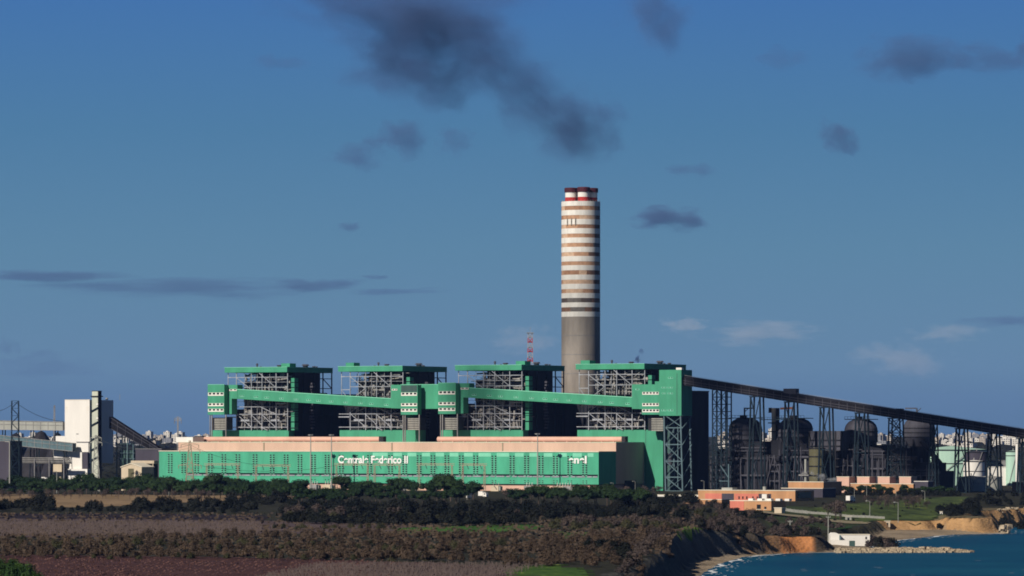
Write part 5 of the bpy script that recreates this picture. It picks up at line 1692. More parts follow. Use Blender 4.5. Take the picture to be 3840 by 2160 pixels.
# --- umbrella pines before the plant
G = 'dark umbrella pines in the belt before the plant'
L = 'dark umbrella pine in the belt along the tan field, left half'
along([(-30, 1854), (330, 1852), (600, 1852)], pines, 30, 1.0, L, 'pine tree', G + ', left')
along([(560, 1856), (850, 1858), (1120, 1868)], pines, 30, .95, 'dark umbrella pine before the left half of the green hall', 'pine tree', G + ', before the hall')
along([(1010, 1876), (1200, 1890), (1300, 1896)], pines, 12, .8, 'dark pine in the group below the floodlight masts', 'pine tree', G + ', below the masts')
along([(1260, 1860), (1400, 1862), (1560, 1870)], pines, 13, .92, 'dark umbrella pine in the clump under the lettering', 'pine tree', 'umbrella pines under the lettering')
for px, py, s in ((1665, 1876, 1.25), (1640, 1876, 1.1), (1690, 1880, 1.25), (1710, 1880, 1.05), (1610, 1880, .95)):
    x, y = gnd(px, py); plant(pines[0], x, y, s, 'tall dark pine in the highest clump before the hall', 'pine tree', 'highest pines before the hall')
for px, py, s in ((1775, 1872, 1.1), (1760, 1876, .8)):
    x, y = gnd(px, py); plant(pines[1], x, y, s, 'dark pine beside the upright white panel', 'pine tree', 'pines beside the white panel')
along([(1900, 1890), (2200, 1900), (2420, 1904)], pines, 22, .85, 'dark pine in the clump right of the red and white lorry', 'pine tree', 'pines right of the lorry')
along([(2180, 1868), (2300, 1872)], pines, 5, .7, 'dark pine before the white shed at the hall end', 'pine tree', 'pines by the white shed')
along([(2820, 1838), (2935, 1838)], pines, 7, .85, 'pine behind the long orange building', 'pine tree', 'pines behind the orange building')
along([(3130, 1853), (3250, 1854), (3400, 1856)], pines, 15, .48, 'dark pine before the row of pink boxes', 'pine tree', 'pines before the pink boxes')
along([(3420, 1856), (3580, 1858)], pines, 10, .5, 'dark pine left of the cream grey tanks', 'pine tree', 'pines left of the cream tanks')
along([(-30, 1862), (300, 1860), (600, 1862)], pines, 24, .72, 'lower dark pine in the second row above the tan field', 'pine tree', G + ', second row')
along([(600, 1866), (860, 1872), (1100, 1882)], pines, 24, .8, 'lower dark pine in the second row before the green hall', 'pine tree', G + ', second row before the hall')
along([(1120, 1890), (1400, 1884), (1750, 1892)], pines, 26, .72, 'low dark pine behind the mid thicket', 'pine tree', 'low pines behind the thicket')
along([(640, 1844), (700, 1846)], bares, 4, 1.15, 'grey bare tree before the left end of the green hall', 'tree', 'bare trees before the hall')
along([(-20, 1872), (420, 1870), (820, 1872)], bares, 22, .85, 'grey bare tree along the top of the tan field', 'tree', 'bare trees along the tan field')
along([(1150, 1884), (1320, 1888)], bares, 8, .75, 'grey bare tree below the floodlight masts', 'tree', 'bare trees below the masts')
along([(1880, 1874), (2080, 1870)], bares, 9, 1.0, 'leafless grey tree before the right end of the green front', 'tree', 'bare trees at the right of the hall')
along([(2320, 1858), (2480, 1860)], bares, 9, .8, 'leafless grey tree before the shaded end of the hall', 'tree', 'bare trees at the hall end')
along([(3110, 1905), (3160, 1906)], bares, 5, 1.25, 'reddish bare tree right of the long orange building', 'tree', 'bare trees right of the orange building')
along([(3240, 1890), (3480, 1886)], bares, 14, .85, 'bare tree along the road below the pink boxes', 'tree', 'bare trees along the shore road')

# --- dark scrub
D = 'dark green scrub bush '
along([(-20, 1916), (80, 1912)], dsh, 8, 2.0, D + 'at the left edge of the tan field', 'bush', 'scrub at the left edge')
along([(130, 1914), (190, 1914)], dsh, 6, 2.2, D + 'in the round clump on the tan field', 'bush', 'scrub clump on the tan field')
along([(335, 1912), (360, 1914)], dsh, 3, 1.7, D + 'in the narrow clump on the tan field', 'bush', 'narrow scrub clump')
along([(90, 1920), (500, 1920), (900, 1924)], dsh, 40, 1.0, D + 'in the low hedge under the tan field', 'bush', 'low hedge under the tan field', jit=(10, 4), mass=True)
along([(480, 1908), (640, 1912), (780, 1912), (940, 1918)], dsh, 26, 1.75, D + 'in the right hedge of the tan field', 'bush', 'scrub right of the tan field', jit=(12, 8))
along([(860, 1888), (1100, 1892)], dsh, 16, 1.9, D + 'below the pines left of the mid thicket', 'bush', 'scrub left of the thicket', jit=(12, 8))
along([(1060, 1962), (1400, 1968), (1720, 1974), (1990, 1966)], dsh, 46, 1.75, D + 'in the front row of the mid thicket', 'bush', 'front row of the thicket', jit=(10, 4))
along([(1050, 1942), (1400, 1946), (1760, 1950), (2060, 1946)], dsh + gsh, 44, 1.9, D + 'in the middle row of the mid thicket', 'bush', 'middle row of the thicket', jit=(10, 5))
along([(1120, 1918), (1500, 1920), (1900, 1924), (2250, 1926)], dsh, 44, 1.9, D + 'in the rear row of the mid thicket', 'bush', 'rear row of the thicket', jit=(10, 6), mass=True)
along([(2050, 1945), (2300, 1940), (2560, 1935)], dsh, 34, 1.8, D + 'on the slope left of the orange building', 'bush', 'scrub left of the orange building', jit=(14, 10))
along([(2300, 1908), (2500, 1896), (2600, 1892)], dsh, 24, 1.8, D + 'below the boundary wall', 'bush', 'scrub below the boundary wall', jit=(14, 7))
on_land = lambda x, y: sdist(np.array([x]), np.array([y]), BLUFF)[0] > 2.0
# --- grey twiggy scrub of the coast
T = 'mauve grey twiggy bush '
along([(2100, 1975), (2350, 1965), (2560, 1958)], gsh, 30, 1.5, T + 'in the scrub above the green clearing', 'bush', 'twiggy scrub above the clearing', jit=(14, 8), ok=on_land)
along([(2600, 1950), (2720, 1945), (2860, 1950)], gsh, 34, 1.5, T + 'on the slope below the orange annex', 'bush', 'twiggy scrub below the annex', jit=(16, 12), ok=on_land)
along([(2700, 1968), (2800, 1978), (2900, 1995)], gsh + dsh[:2], 36, 1.35, T + 'along the cliff top', 'bush', 'scrub along the cliff top', jit=(16, 8), ok=on_land)
along([(2900, 1990), (3000, 2000), (3090, 2012)], gsh + dsh[:2], 34, 1.35, T + 'on the headland above the orange cliff', 'bush', 'scrub on the headland', jit=(16, 10), z0=-5, ok=on_land)
along([(2960, 1960), (3080, 1955), (3240, 1965)], gsh, 26, 1.1, T + 'on the bank behind the white beach house', 'bush', 'scrub behind the beach house', jit=(16, 8), z0=-4, ok=on_land)
along([(3240, 1992), (3290, 1990), (3340, 2000)], gsh + dsh[:2], 22, 1.6, T + 'in the dark clump right of the white beach house', 'bush', 'scrub right of the beach house', jit=(14, 8), z0=-6)
along([(3520, 1935), (3600, 1925), (3700, 1932)], dsh, 26, 1.5, D + 'on the shaded bank above the ochre headland', 'bush', 'scrub above the ochre headland', jit=(14, 8), z0=-5)
along([(2480, 1925), (2640, 1905), (2740, 1925), (2860, 1935)], gsh + dsh[:1], 46, 1.25, T + 'below the small orange block', 'bush', 'twiggy scrub below the orange block', jit=(18, 12), ok=on_land)
along([(2600, 1975), (2680, 1960), (2800, 1962), (2900, 1975)], gsh + dsh[:2], 44, 1.3, T + 'on the brow above the dark cliff', 'bush', 'scrub on the brow above the cliff', jit=(20, 10), ok=on_land)
along([(2880, 1955), (2960, 1975), (3040, 1985)], gsh + dsh[:1], 30, 1.1, T + 'left of the tall cross armed pole', 'bush', 'scrub left of the pole', jit=(18, 12), z0=-3, ok=on_land)
along([(3170, 1858), (3300, 1859), (3460, 1861), (3600, 1862)], dsh, 40, 1.35, D + 'under the trees before the pink boxes', 'bush', 'scrub before the pink boxes', jit=(10, 4), mass=True)
along([(3640, 1895), (3760, 1890), (3860, 1895)], dsh, 22, 1.6, D + 'on the dark slope below the cream tanks', 'bush', 'scrub below the cream tanks', jit=(14, 16), z0=-2, mass=True)
along([(3560, 1930), (3640, 1915), (3760, 1925)], dsh, 24, 1.7, D + 'on the shaded hollow at the right', 'bush', 'scrub in the right hollow', jit=(14, 10), z0=-4, ok=on_land, mass=True)
# --- brown belts
B = 'brown dry bush '
def belt(y, p0, p1, n, sc, lab, grp, jit=(9, 4), slots=None):
    along([(p0, y[0]), ((p0 + p1) / 2, y[1]), (p1, y[2])], slots or bsh, n, sc, B + lab, 'bush', grp, jit=jit, ok=on_land)
belt((2088, 2092, 2098), -60, 1180, 46, 1.12, 'in the front belt by the red field, left part', 'front brown belt, left')
belt((2098, 2102, 2112), 1150, 1920, 32, 1.15, 'in the front belt by the red field, right part', 'front brown belt, right')
belt((2066, 2068, 2072), -60, 2000, 60, 1.15, 'in the second belt behind the red field', 'second brown belt')
belt((2044, 2046, 2046), -60, 2000, 52, 1.1, 'in the third belt behind the red field', 'third brown belt')
belt((2024, 2020, 2020), 500, 1950, 40, 1.15, 'in the rear belt beside the mauve vineyard', 'rear brown belt')
belt((2060, 2030, 2010), 2000, 2520, 46, 1.25, 'in the wide patch between the meadows', 'brown patch between meadows', jit=(24, 18))
belt((2100, 2075, 2040), 2050, 2540, 44, 1.2, 'in the patch near the dark cliff edge', 'brown patch near the cliff', jit=(24, 16))
belt((2120, 2118, 2120), 1880, 2420, 30, 1.05, 'in the patch above the flowering grass', 'brown patch above the flowers', jit=(16, 10))
along([(2180, 2040), (2320, 2075), (2380, 2130)], dsh, 16, 1.1, D + 'among the brown bushes near the cliff', 'bush', 'dark bushes near the cliff', jit=(24, 14), ok=on_land)
along([(2480, 2010), (2400, 2080), (2330, 2160)], gsh, 26, 1.2, T + 'at the lip of the dark cliff', 'bush', 'twiggy scrub at the cliff lip', jit=(14, 14), ok=on_land)
O = 'olive green low bush '
along([(-40, 2052), (600, 2056), (1200, 2060), (1900, 2062)], olv, 34, 1.05, O + 'scattered through the brown belts', 'bush', 'olive bushes in the brown belts', jit=(20, 14), ok=on_land)
along([(100, 2094), (900, 2098), (1700, 2108)], olv, 16, .7, O + 'at the edge of the red field', 'bush', 'olive bushes at the red field', jit=(30, 4), ok=on_land)
along([(1000, 1985), (1300, 1984), (1500, 1990)], olv, 12, .9, O + 'behind the rear brown belt', 'bush', 'olive bushes behind the rear belt', jit=(20, 5), ok=on_land)
along([(2060, 1975), (2300, 1985), (2540, 1972)], olv, 24, 1.25, O + 'round the clearing near the dark cliff', 'bush', 'olive bushes round the clearing', jit=(30, 14), ok=on_land)
along([(2550, 1915), (2700, 1925), (2860, 1960), (3000, 1962)], olv, 24, 1.1, O + 'on the slope before the orange annex', 'bush', 'olive bushes below the annex', jit=(24, 12), ok=on_land)
along([(1100, 1955), (1500, 1958), (1900, 1958)], olv, 18, 1.5, O + 'among the dark mid thicket', 'bush', 'olive bushes in the thicket', jit=(30, 8), ok=on_land)
# the green bush in the lower left corner
for px, py, s in ((20, 2172, 1.9), (95, 2178, 1.7), (-40, 2180, 2.0), (60, 2195, 1.8), (120, 2200, 1.5)):
    x, y = gnd(px, py); plant(grn[0], x, y, s, 'bright green bush cut by the lower left corner', 'bush', 'green bushes in the lower left corner')
# vine stakes and dry vines: uncountable
mb = MB(); rr = random.Random(21)
for (x0, x1, y0, y1, n, h) in ((-30, 980, 1962, 2010, 5200, 1.1), (1100, 1980, 2118, 2230, 5200, .9)):
    for i in range(n):
        px, py = rr.uniform(x0, x1), rr.uniform(y0, y1); x, y = gnd(px, py)
        if x0 > 1000: x = round(x / 2.4) * 2.4 + rr.uniform(-.15, .15) + (y - 1200) * .12
        else: y = round(y / 3.2) * 3.2 + rr.uniform(-.2, .2)
        z = tz(0, 1500) if False else .1
        hh = h * rr.uniform(.7, 1.4)
        mb.bar((x, y, z - .2), (x + rr.uniform(-.35, .35), y, z + hh), .10)
        mb.bar((x, y, z + hh * .7), (x + rr.uniform(-.7, .7), y + rr.uniform(-.2, .2), z + hh * rr.uniform(.6, 1.2)), .07)
single('vines', mb, M['vine'], None, None, (0, 0, 0), 'W', kind='stuff')
# tufts of grass and dry weeds over the coastal land
mb = MB()
for i in range(9000):
    px, py = rr.uniform(-50, 2620), rr.choice((rr.uniform(1925, 2010), rr.uniform(1990, 2078))); x, y = gnd(px, py)
    s = rr.uniform(.25, .7); t = rr.uniform(0, 3.14)
    if x > 20 and not on_land(x, y): continue
    dx, dy = math.cos(t) * s, math.sin(t) * s
    mb.add([(x - dx, y - dy, 0), (x + dx, y + dy, 0), (x + dx * 1.4, y + dy, s * 1.3), (x - dx * 1.2, y - dy, s * 1.2)], [(0, 1, 2, 3)])
for i in range(60):
    x, y = gnd(rr.uniform(3010, 3620), rr.uniform(1890, 1950), -3)
    if sdist(np.array([x]), np.array([y]), BLUFF)[0] > 12: THICK.append((rr.choice(dsh)[0].data, x, y, tz(x, y) - .1, rr.uniform(.25, .6), rr.uniform(0, 6)))
single('dry_grass', mb, M['scrub_brown'], None, None, (0, 0, 0), 'W', kind='stuff')

# weeds and clods over the red field, in its own dull reds
mb = MB()
for i in range(5000):
    px, py = rr.uniform(-30, 1500), rr.uniform(2092, 2200); x, y = gnd(px, py)
    x = round(x / 1.9) * 1.9 + rr.uniform(-.3, .3)
    s = rr.uniform(.10, .28); t = rr.uniform(0, 3.14); dx, dy = math.cos(t) * s, math.sin(t) * s
    mb.add([(x - dx, y - dy, .05), (x + dx, y + dy, .05), (x + dx * .6, y + dy, .1 + s * 1.1), (x - dx * .9, y - dy, .1 + s)], [(0, 1, 2, 3)])
single('red_weeds', mb, mat('red_weed_stalks', (.13, .062, .05), .4, .5), None, None, (0, 0, 0), 'W', kind='stuff')

# ================================================================== FAR CITY AND WOODS
rr = random.Random(31)
def city_proto(w, h, d, m, floors):
    mb = MB(); mb.slot = 0; mb.box(-w / 2, w / 2, 0, d, -3, h)
    mb.box(-w * .2, w * .15, d * .3, d * .6, h, h + 2.5)
    mb.slot = 1
    for f in range(floors):
        z = h * (f + .35) / floors
        k = max(2, int(w / 6))
        for i in range(k):
            x = -w / 2 + w * (i + .25) / k; mb.box(x, x + w / k * .5, -.15, 0, z, z + h / floors * .42)
    return mb.mesh('city_building', [m, M['glass']])
cps = [city_proto(w, h, d, M[m], f) for w, h, d, m, f in ((22, 24, 14, 'city_white', 7), (30, 14, 14, 'city_white', 4), (18, 18, 14, 'city_beige', 5), (44, 9, 18, 'city_white', 2), (26, 20, 14, 'city_grey', 6), (16, 11, 12, 'city_beige', 3), (60, 7, 24, 'city_grey', 1))]
def city(p0, p1, n, lab, grp, tall=1.):
    for i in range(n):
        Y = rr.uniform(6800, 9400); px = rr.uniform(p0, p1); x = wx(px, Y)
        me_ = rr.choice(cps)
        o = bpy.data.objects.new('city_building', me_); COL.objects.link(o)
        o.location = (x, Y, tz(x, Y)); o.rotation_euler = (0, 0, TH + rr.choice((0, R(90), R(20))) * 0 + rr.uniform(-.2, .2)); s = rr.uniform(.34, .66); o.scale = (s, s, s * rr.uniform(.8, 1.3) * tall)
        tag(o, lab, 'building', grp)
city(380, 800, 118, 'pale distant city building on the skyline left of the green hall', 'distant city left of the hall')
city(-20, 242, 28, 'pale distant city building behind the truss bridge at the left', 'distant city behind the bridge')
city(2700, 2740, 8, 'pale distant city building seen through the lattice stair tower', 'distant city through the stair tower', 1.2)
city(2850, 2920, 14, 'pale distant city building beside the orange vent stack', 'distant city beside the vent stack', 1.4)
city(3110, 3180, 10, 'pale distant city building behind the hopper house', 'distant city behind the hopper house')
city(3290, 3340, 12, 'pale distant city building left of the dark stair trestle', 'distant city left of the stair trestle', 1.3)
city(3500, 3860, 92, 'pale distant city building beyond the pale green tanks', 'distant city beyond the tanks', 1.15)
# far woods: one mass
mb = MB()
def wood(px, Y, w, h):
    x = wx(px, Y); z = tz(x, Y)
    n = 7; vs = []
    for r_, zz in ((1, 0), (1.02, .4), (.7, .8), (.25, 1)):
        for j in range(n):
            t = 2 * math.pi * j / n; vs.append((x + w * r_ * math.cos(t) * rr.uniform(.8, 1.2), Y + w * r_ * math.sin(t), z - 1 + h * zz * rr.uniform(.85, 1.1)))
    fs = [(k * n + j, k * n + (j + 1) % n, (k + 1) * n + (j + 1) % n, (k + 1) * n + j) for k in range(3) for j in range(n)] + [tuple(range(3 * n, 4 * n))]
    mb.add(vs, fs)
for i in range(1500):
    Y = rr.choice((rr.uniform(3700, 5000), rr.uniform(5000, 9000))); px = rr.choice((rr.uniform(-40, 900), rr.uniform(2600, 3900)))
    wood(px, Y, rr.uniform(7, 20), rr.uniform(4, 9))
single('distant_wood', mb, M['scrub_dark'], None, None, (0, 0, 0), 'W', kind='stuff')
VV, FF, nv = [], [], 0
for me_, x, y, z, s_, a_ in THICK:
    co = np.empty(len(me_.vertices) * 3); me_.vertices.foreach_get('co', co); co = co.reshape(-1, 3) * s_
    c_, n_ = math.cos(a_), math.sin(a_)
    VV.append(np.stack([co[:, 0] * c_ - co[:, 1] * n_ + x, co[:, 0] * n_ + co[:, 1] * c_ + y, co[:, 2] + z], -1))
    FF += [tuple(i + nv for i in p.vertices) for p in me_.polygons]; nv += len(co)
me_ = bpy.data.meshes.new('scrub_thicket'); me_.from_pydata(np.concatenate(VV).tolist(), [], FF); me_.materials.append(M['scrub_dark'])
o = bpy.data.objects.new('scrub_thicket', me_); COL.objects.link(o); tag(o, None, None, kind='stuff')
for sl in HID:
    if not sl[1]:
        for ch in list(sl[0].children): bpy.data.objects.remove(ch)
        bpy.data.objects.remove(sl[0])
# ================================================================== SKY, SUN, CLOUDS, SMOKE, CAMERA
SUN_AZ, SUN_EL = R(222), R(33)          # azimuth clockwise from +Y: behind the camera on its left
sv = Vector((math.sin(SUN_AZ) * math.cos(SUN_EL), math.cos(SUN_AZ) * math.cos(SUN_EL), math.sin(SUN_EL)))
sl_ = bpy.data.lights.new('sun', 'SUN'); sl_.energy = 4.8; sl_.angle = R(.5); sl_.color = (1, .93, .82)
so_ = bpy.data.objects.new('sun', sl_); COL.objects.link(so_); so_.rotation_euler = sv.to_track_quat('Z', 'Y').to_euler(); so_.location = (-400, 0, 600)
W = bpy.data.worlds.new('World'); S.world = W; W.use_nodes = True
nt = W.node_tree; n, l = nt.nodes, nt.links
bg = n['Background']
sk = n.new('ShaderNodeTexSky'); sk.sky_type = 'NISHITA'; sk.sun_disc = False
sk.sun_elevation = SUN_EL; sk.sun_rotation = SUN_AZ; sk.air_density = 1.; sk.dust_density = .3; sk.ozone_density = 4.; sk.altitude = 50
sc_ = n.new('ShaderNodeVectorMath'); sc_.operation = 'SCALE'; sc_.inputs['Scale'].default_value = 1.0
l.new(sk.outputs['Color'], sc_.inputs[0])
# the clear winter sky low over the horizon is a deeper blue than the model gives: grade it by elevation
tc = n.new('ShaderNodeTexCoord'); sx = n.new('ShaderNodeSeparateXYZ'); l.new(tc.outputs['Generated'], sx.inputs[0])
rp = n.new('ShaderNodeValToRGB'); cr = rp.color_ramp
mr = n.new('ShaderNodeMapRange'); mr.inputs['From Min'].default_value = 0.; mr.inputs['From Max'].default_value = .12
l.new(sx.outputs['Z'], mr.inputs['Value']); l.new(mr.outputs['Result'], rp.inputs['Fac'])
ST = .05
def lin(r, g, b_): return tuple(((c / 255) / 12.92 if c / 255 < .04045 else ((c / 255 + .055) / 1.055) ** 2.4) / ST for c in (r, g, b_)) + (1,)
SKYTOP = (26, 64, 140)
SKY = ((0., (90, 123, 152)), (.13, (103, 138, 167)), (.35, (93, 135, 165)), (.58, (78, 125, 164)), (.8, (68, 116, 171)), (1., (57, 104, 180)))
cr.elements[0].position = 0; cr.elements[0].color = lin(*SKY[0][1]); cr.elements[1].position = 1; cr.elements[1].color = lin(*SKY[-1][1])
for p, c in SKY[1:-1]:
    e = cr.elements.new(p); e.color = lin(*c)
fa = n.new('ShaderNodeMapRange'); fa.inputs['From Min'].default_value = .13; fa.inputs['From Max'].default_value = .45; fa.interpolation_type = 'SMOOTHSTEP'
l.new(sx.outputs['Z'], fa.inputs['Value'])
sc_.inputs['Scale'].default_value = .32      # upper sky dimmed to cut the ambient light on shaded faces
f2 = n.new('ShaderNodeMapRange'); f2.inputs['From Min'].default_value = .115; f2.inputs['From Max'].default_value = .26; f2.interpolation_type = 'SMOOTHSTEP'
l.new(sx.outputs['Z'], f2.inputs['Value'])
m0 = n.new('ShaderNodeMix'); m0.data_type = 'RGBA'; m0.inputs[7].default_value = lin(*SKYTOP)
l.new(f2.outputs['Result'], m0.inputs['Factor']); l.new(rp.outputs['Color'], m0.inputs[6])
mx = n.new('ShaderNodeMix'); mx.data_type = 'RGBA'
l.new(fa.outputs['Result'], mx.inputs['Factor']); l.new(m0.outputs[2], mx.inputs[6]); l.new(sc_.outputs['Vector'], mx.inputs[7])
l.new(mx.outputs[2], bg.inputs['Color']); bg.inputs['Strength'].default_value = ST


def cloudmat(name, col, dens, nscale=(1.6, 1.6, 1.6), seed=0., cut=.40, soft=.40, amp=1.5):
    """soft edged vapour: density fades out towards the lump's rim and is broken by noise"""
    m = bpy.data.materials.new(name); m.use_nodes = True
    nt = m.node_tree; n, l = nt.nodes, nt.links
    n.remove(n['Principled BSDF'])
    vol = n.new('ShaderNodeVolumePrincipled'); vol.inputs['Color'].default_value = (*col, 1); vol.inputs['Anisotropy'].default_value = 0.
    l.new(vol.outputs[0], n['Material Output'].inputs['Volume'])
    tc = n.new('ShaderNodeTexCoord')
    ln = n.new('ShaderNodeVectorMath'); ln.operation = 'LENGTH'; l.new(tc.outputs['Object'], ln.inputs[0])
    ns = n.new('ShaderNodeTexNoise'); ns.noise_dimensions = '4D'; ns.inputs['W'].default_value = seed; ns.inputs['Detail'].default_value = 5; ns.inputs['Roughness'].default_value = .58; ns.inputs['Scale'].default_value = 1
    mp = n.new('ShaderNodeMapping'); mp.inputs['Scale'].default_value = (nscale[0], nscale[1] * .4, nscale[2]); l.new(tc.outputs['Object'], mp.inputs['Vector']); l.new(mp.outputs['Vector'], ns.inputs['Vector'])
    # value = noise + rim fade
    rim = n.new('ShaderNodeMapRange'); rim.inputs['From Min'].default_value = .15; rim.inputs['From Max'].default_value = 1.; rim.inputs['To Min'].default_value = .30; rim.inputs['To Max'].default_value = -.34
    l.new(ln.outputs['Value'], rim.inputs['Value'])
    am_ = n.new('ShaderNodeMath'); am_.operation = 'MULTIPLY_ADD'; am_.inputs[1].default_value = amp; am_.inputs[2].default_value = .5 - amp / 2; l.new(ns.outputs['Fac'], am_.inputs[0])
    ad = n.new('ShaderNodeMath'); ad.operation = 'ADD'; l.new(am_.outputs[0], ad.inputs[0]); l.new(rim.outputs['Result'], ad.inputs[1])
    th = n.new('ShaderNodeMapRange'); th.interpolation_type = 'SMOOTHSTEP'; th.inputs['From Min'].default_value = cut; th.inputs['From Max'].default_value = cut + soft; th.inputs['To Max'].default_value = dens
    l.new(ad.outputs[0], th.inputs['Value']); l.new(th.outputs['Result'], vol.inputs['Density'])
    return m


def lump(mb, n=20, rings=10):
    vs = [(0, 0, -1)]
    for i in range(1, rings):
        f = math.pi * i / rings
        for j in range(n): vs.append((math.sin(f) * math.cos(2 * math.pi * j / n), math.sin(f) * math.sin(2 * math.pi * j / n), -math.cos(f)))
    vs.append((0, 0, 1)); e = len(vs) - 1
    fs = [(0, 1 + (j + 1) % n, 1 + j) for j in range(n)]
    fs += [(1 + (i - 1) * n + j, 1 + (i - 1) * n + (j + 1) % n, 1 + i * n + (j + 1) % n, 1 + i * n + j) for i in range(1, rings - 1) for j in range(n)]
    fs += [(e, 1 + (rings - 2) * n + j, 1 + (rings - 2) * n + (j + 1) % n) for j in range(n)]
    return mb.add(vs, fs)


def puff(name, px, py, w, h, Y, m, parent=None, tilt=0., depth=None):
    me = lump(MB()).mesh(name, m)
    o = bpy.data.objects.new(name, me); COL.objects.link(o)
    k = K * Y
    loc = Vector((wx(px, Y), Y, wz(py, Y)))
    if parent is not None:
        o.parent = parent; loc = loc - parent.location
    o.location = loc
    o.scale = (w * k, (depth or max(w, h) * .8) * k, h * k); o.rotation_euler = (0, R(tilt), 0)
    return o


DK = (.17, .30, .66)
# smoke from the chimney: drifts up and to the left
plume = thing('smoke_plume', 'dark blue grey smoke plume drifting up and left from the chimney', 'smoke', (ccx, CY, ztop + 8), 'W')
i = 0
for px, py, w, h, dn, tl in ((2185, 480, 140, 150, .020, 0), (2100, 420, 190, 130, .022, 15), (2285, 425, 66, 80, .022, -20), (2230, 500, 120, 110, .014, 0), (1930, 300, 230, 150, .020, 38), (1790, 190, 220, 170, .020, 30),
                             (1570, 190, 260, 190, .026, 0), (1450, 60, 330, 130, .018, 10), (1650, 50, 330, 140, .016, 0), (1230, 10, 200, 90, .012, 0), (2180, 590, 120, 70, .006, 0), (1990, 370, 190, 130, .016, 35), (2080, 520, 130, 80, .010, 10), (1700, 130, 180, 130, .014, 20), (1500, 260, 150, 90, .016, 0)):
    i += 1
    puff('smoke_puff', px, py, w * 1.5, h * 1.42, CY, cloudmat('smoke_%d' % i, DK, dn * .78, (1.7, 1.7, 1.7), 3.1 * i, .31, .55, 1.9), plume, tl)
o = thing('smoke_wisp', 'small dark smoke wisp rising from the roof of the rightmost boiler house', 'smoke', (wx(2392, 3050), 3050, 86), 'W')
puff('smoke_puff', 2391, 1345, 15, 26, 3050, cloudmat('wisp_a', DK, .7, (1.4, 1.4, 1.4), 1., .36, .4), o, 12)
puff('smoke_puff', 2405, 1318, 22, 20, 3050, cloudmat('wisp_b', DK, .28, (1.6, 1.6, 1.6), 5., .40, .4), o, 0)
o = thing('steam_cloud', 'white steam drifting over the long low orange block', 'steam', (wx(3070, 2890), 2890, 4), 'W')
for j, (px, py, w, h, dn) in enumerate(((3078, 1790, 34, 22, .30), (3046, 1776, 14, 16, .35), (3008, 1780, 14, 9, .3), (3120, 1800, 60, 14, .10))):
    puff('steam_puff', px, py, w, h, 2890, cloudmat('steam_%d' % j, (.85, .87, .9), dn, (1.8, 1.8, 1.8), 7. * j, .36, .4), o, 0)

CLY = 44000.0           # far beyond the haze
CK = 9000.0 / CLY
clouds = [(1500, 520, 130, 75, .004, 'ragged dark cloud below the smoke plume, left of the chimney'), (1330, 585, 130, 60, .0028, 'torn dark cloud wisp lower left of the smoke plume'),
          (1700, 530, 95, 60, .003, 'small dark cloud between the ragged cloud and the chimney'), (2520, 820, 165, 52, .008, 'flat based dark cloud right of the chimney top'),
          (2460, 50, 160, 140, .0042, 'slanting dark cloud at the top edge right of the smoke'), (3400, 205, 220, 95, .005, 'broad dark cloud in the upper right sky'),
          (3720, 215, 170, 70, .0036, 'faint dark cloud near the upper right corner'), (3850, 185, 60, 50, .007, 'dark cloud cut by the right edge near the top'), (3140, 510, 90, 62, .0060, 'small hooked dark cloud in the right sky'),
          (2600, 640, 100, 32, .003, 'thin dark wisp above the flat based cloud'), (1310, 850, 52, 20, .007, 'tiny flat dark cloud left of the chimney'), (650, 1083, 560, 46, .0042, 'long dark cloud bar low in the left sky'),
          (200, 1035, 330, 22, .0045, 'thin dark cloud streak above the long bar at the left'), (1200, 1068, 190, 26, .0045, 'right tail of the long dark cloud bar'), (1410, 1040, 62, 11, .006, 'short dark streak right of the long bar'),
          (1500, 1093, 190, 16, .003, 'thin dark streak under the short streak'), (180, 1370, 230, 60, .0018, 'faint dark cloud bank low at the left edge'), (20, 1300, 60, 40, .003, 'faint dark cloud cut by the left edge'),
          (1060, 235, 110, 35, .0018, 'barely visible dark wisp left of the smoke plume'), (2940, 215, 110, 45, .0018, 'barely visible dark wisp in the upper right sky'), (3760, 1205, 200, 24, .0030, 'flat dark cloud streak low at the right edge')]
for j, (px, py, w, h, dn, lab) in enumerate(clouds):
    o = puff('cloud', px, py, w * 1.25, h * 1.25, CLY, cloudmat('dark_cloud_%d' % j, (.18, .28, .54), dn * 2.9 * CK, (1.9, 1.9, 1.5 if h > 40 else 1.), 2.3 * j, .26, .5, 1.6), None, {4: 35, 8: 30}.get(j, 0), depth=min(w, 120))
    tag(o, lab, 'cloud', 'small dark clouds in the sky')
for j, (px, py, w, h, dn, lab) in enumerate(((2560, 1218, 130, 40, .004, 'faint white cloud low right of the chimney'), (2830, 1245, 300, 62, .0036, 'pale cloud bank low over the conveyor'), (3390, 1350, 230, 90, .0030, 'pale hazy cloud low in the right sky'),
                                             (1960, 1270, 170, 80, .0020, 'very faint pale cloud around the lattice mast'), (3560, 1250, 200, 50, .0022, 'very faint pale cloud low near the right edge'))):
    o = puff('cloud', px, py, w, h, CLY + 2500, cloudmat('pale_cloud_%d' % j, (.93, .95, .98), dn * 2.0 * CK, (2.2, 2.2, 1.8), 40 + 2.3 * j, .30, .5, 1.7), None, 0, depth=min(w, 120))
    tag(o, lab, 'cloud', 'pale clouds low in the sky')

cam = bpy.data.cameras.new('camera'); co_ = bpy.data.objects.new('camera', cam); COL.objects.link(co_)
co_.location = (0, 0, H); co_.rotation_euler = (R(90), 0, 0)
cam.sensor_width = 36; cam.lens = 36 / (3840 * K); cam.shift_y = (HOR - 1080) / 3840
cam.clip_start = 5; cam.clip_end = 90000
S.camera = co_
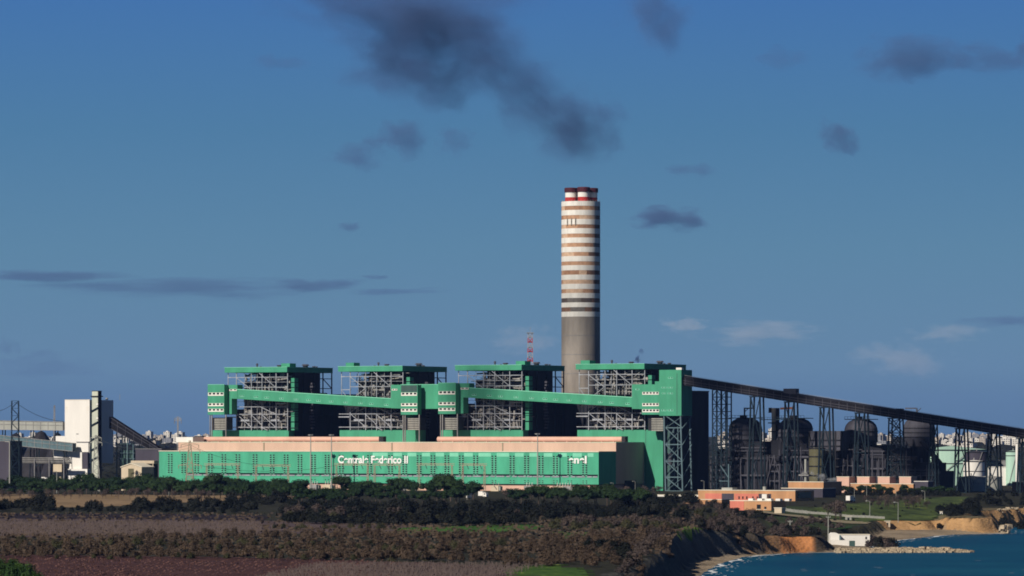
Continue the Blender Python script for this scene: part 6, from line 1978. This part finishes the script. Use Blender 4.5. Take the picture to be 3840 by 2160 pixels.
# unseen clouds placed overhead to shade flue gas plant, boiler house and chimney
def overhead(tx, ty, tz_, t, r, dens, lab, lobes):
    c = Vector((tx, ty, tz_)) + sv * t
    mb = MB()
    rq = random.Random(int(t))
    o = thing('cloud', lab, 'cloud', tuple(c), 'W', 'unseen clouds placed overhead to shade the plant')
    m = bpy.data.materials.get('overhead_%g' % dens)
    if m is None:
        m = bpy.data.materials.new('overhead_%g' % dens); m.use_nodes = True
        m.node_tree.nodes.remove(m.node_tree.nodes['Principled BSDF'])
        v = m.node_tree.nodes.new('ShaderNodeVolumePrincipled'); v.inputs['Density'].default_value = dens; v.inputs['Color'].default_value = (.9, .92, .95, 1)
        m.node_tree.links.new(v.outputs[0], m.node_tree.nodes['Material Output'].inputs['Volume'])
    for dx, dy, dz, rx, ry, rz in lobes:
        me = lump(MB()).mesh('shade_cloud_lump', m); q = bpy.data.objects.new('shade_cloud_lump', me); COL.objects.link(q); q.parent = o; q.location = (dx, dy, dz); q.scale = (rx, ry, rz)


overhead(241, 3030, 0, 1500, 1, .07, 'unseen white cumulus added overhead to shade the flue gas plant', ((-26, 22, 0, 23, 20, 14), (-14, 34, 3, 24, 20, 14), (12, -8, 0, 24, 20, 14), (72, -84, 0, 42, 34, 18), (104, -110, 4, 40, 34, 18)))
overhead(-28, 3062, 66, 1750, 1, .018, 'small thin unseen cumulus placed overhead to shade the third boiler house', ((0, 0, 0, 26, 24, 18), (10, 6, 2, 20, 20, 14)))
overhead(55, 3160, 125, 1900, 1, .006, 'small thin unseen cumulus placed overhead to shade the lower chimney shaft', ((0, 0, 0, 40, 36, 26),))
S.view_settings.view_transform = 'Standard'; S.view_settings.look = 'None'; S.view_settings.exposure = 0; S.view_settings.gamma = 1
cy = S.cycles
cy.use_denoising = True
cy.filter_width = 1.8
cy.max_bounces = 6; cy.diffuse_bounces = 2; cy.glossy_bounces = 2; cy.transparent_max_bounces = 24; cy.volume_bounces = 0
cy.volume_step_rate = 1.; cy.volume_max_steps = 128
cy.sample_clamp_indirect = 4

# thin blue winter haze over land and sea
mb = MB(); mb.box(-24600, 24600, -620, 41800, -16, 430)
hz = bpy.data.materials.new('haze'); hz.use_nodes = True
hz.node_tree.nodes.remove(hz.node_tree.nodes['Principled BSDF'])
v = hz.node_tree.nodes.new('ShaderNodeVolumePrincipled'); v.inputs['Density'].default_value = 1.25e-5; v.inputs['Color'].default_value = (.26, .44, 1, 1)
hz.node_tree.links.new(v.outputs[0], hz.node_tree.nodes['Material Output'].inputs['Volume'])
single('haze', mb, hz, None, None, (0, 0, 0), 'W', kind='stuff')
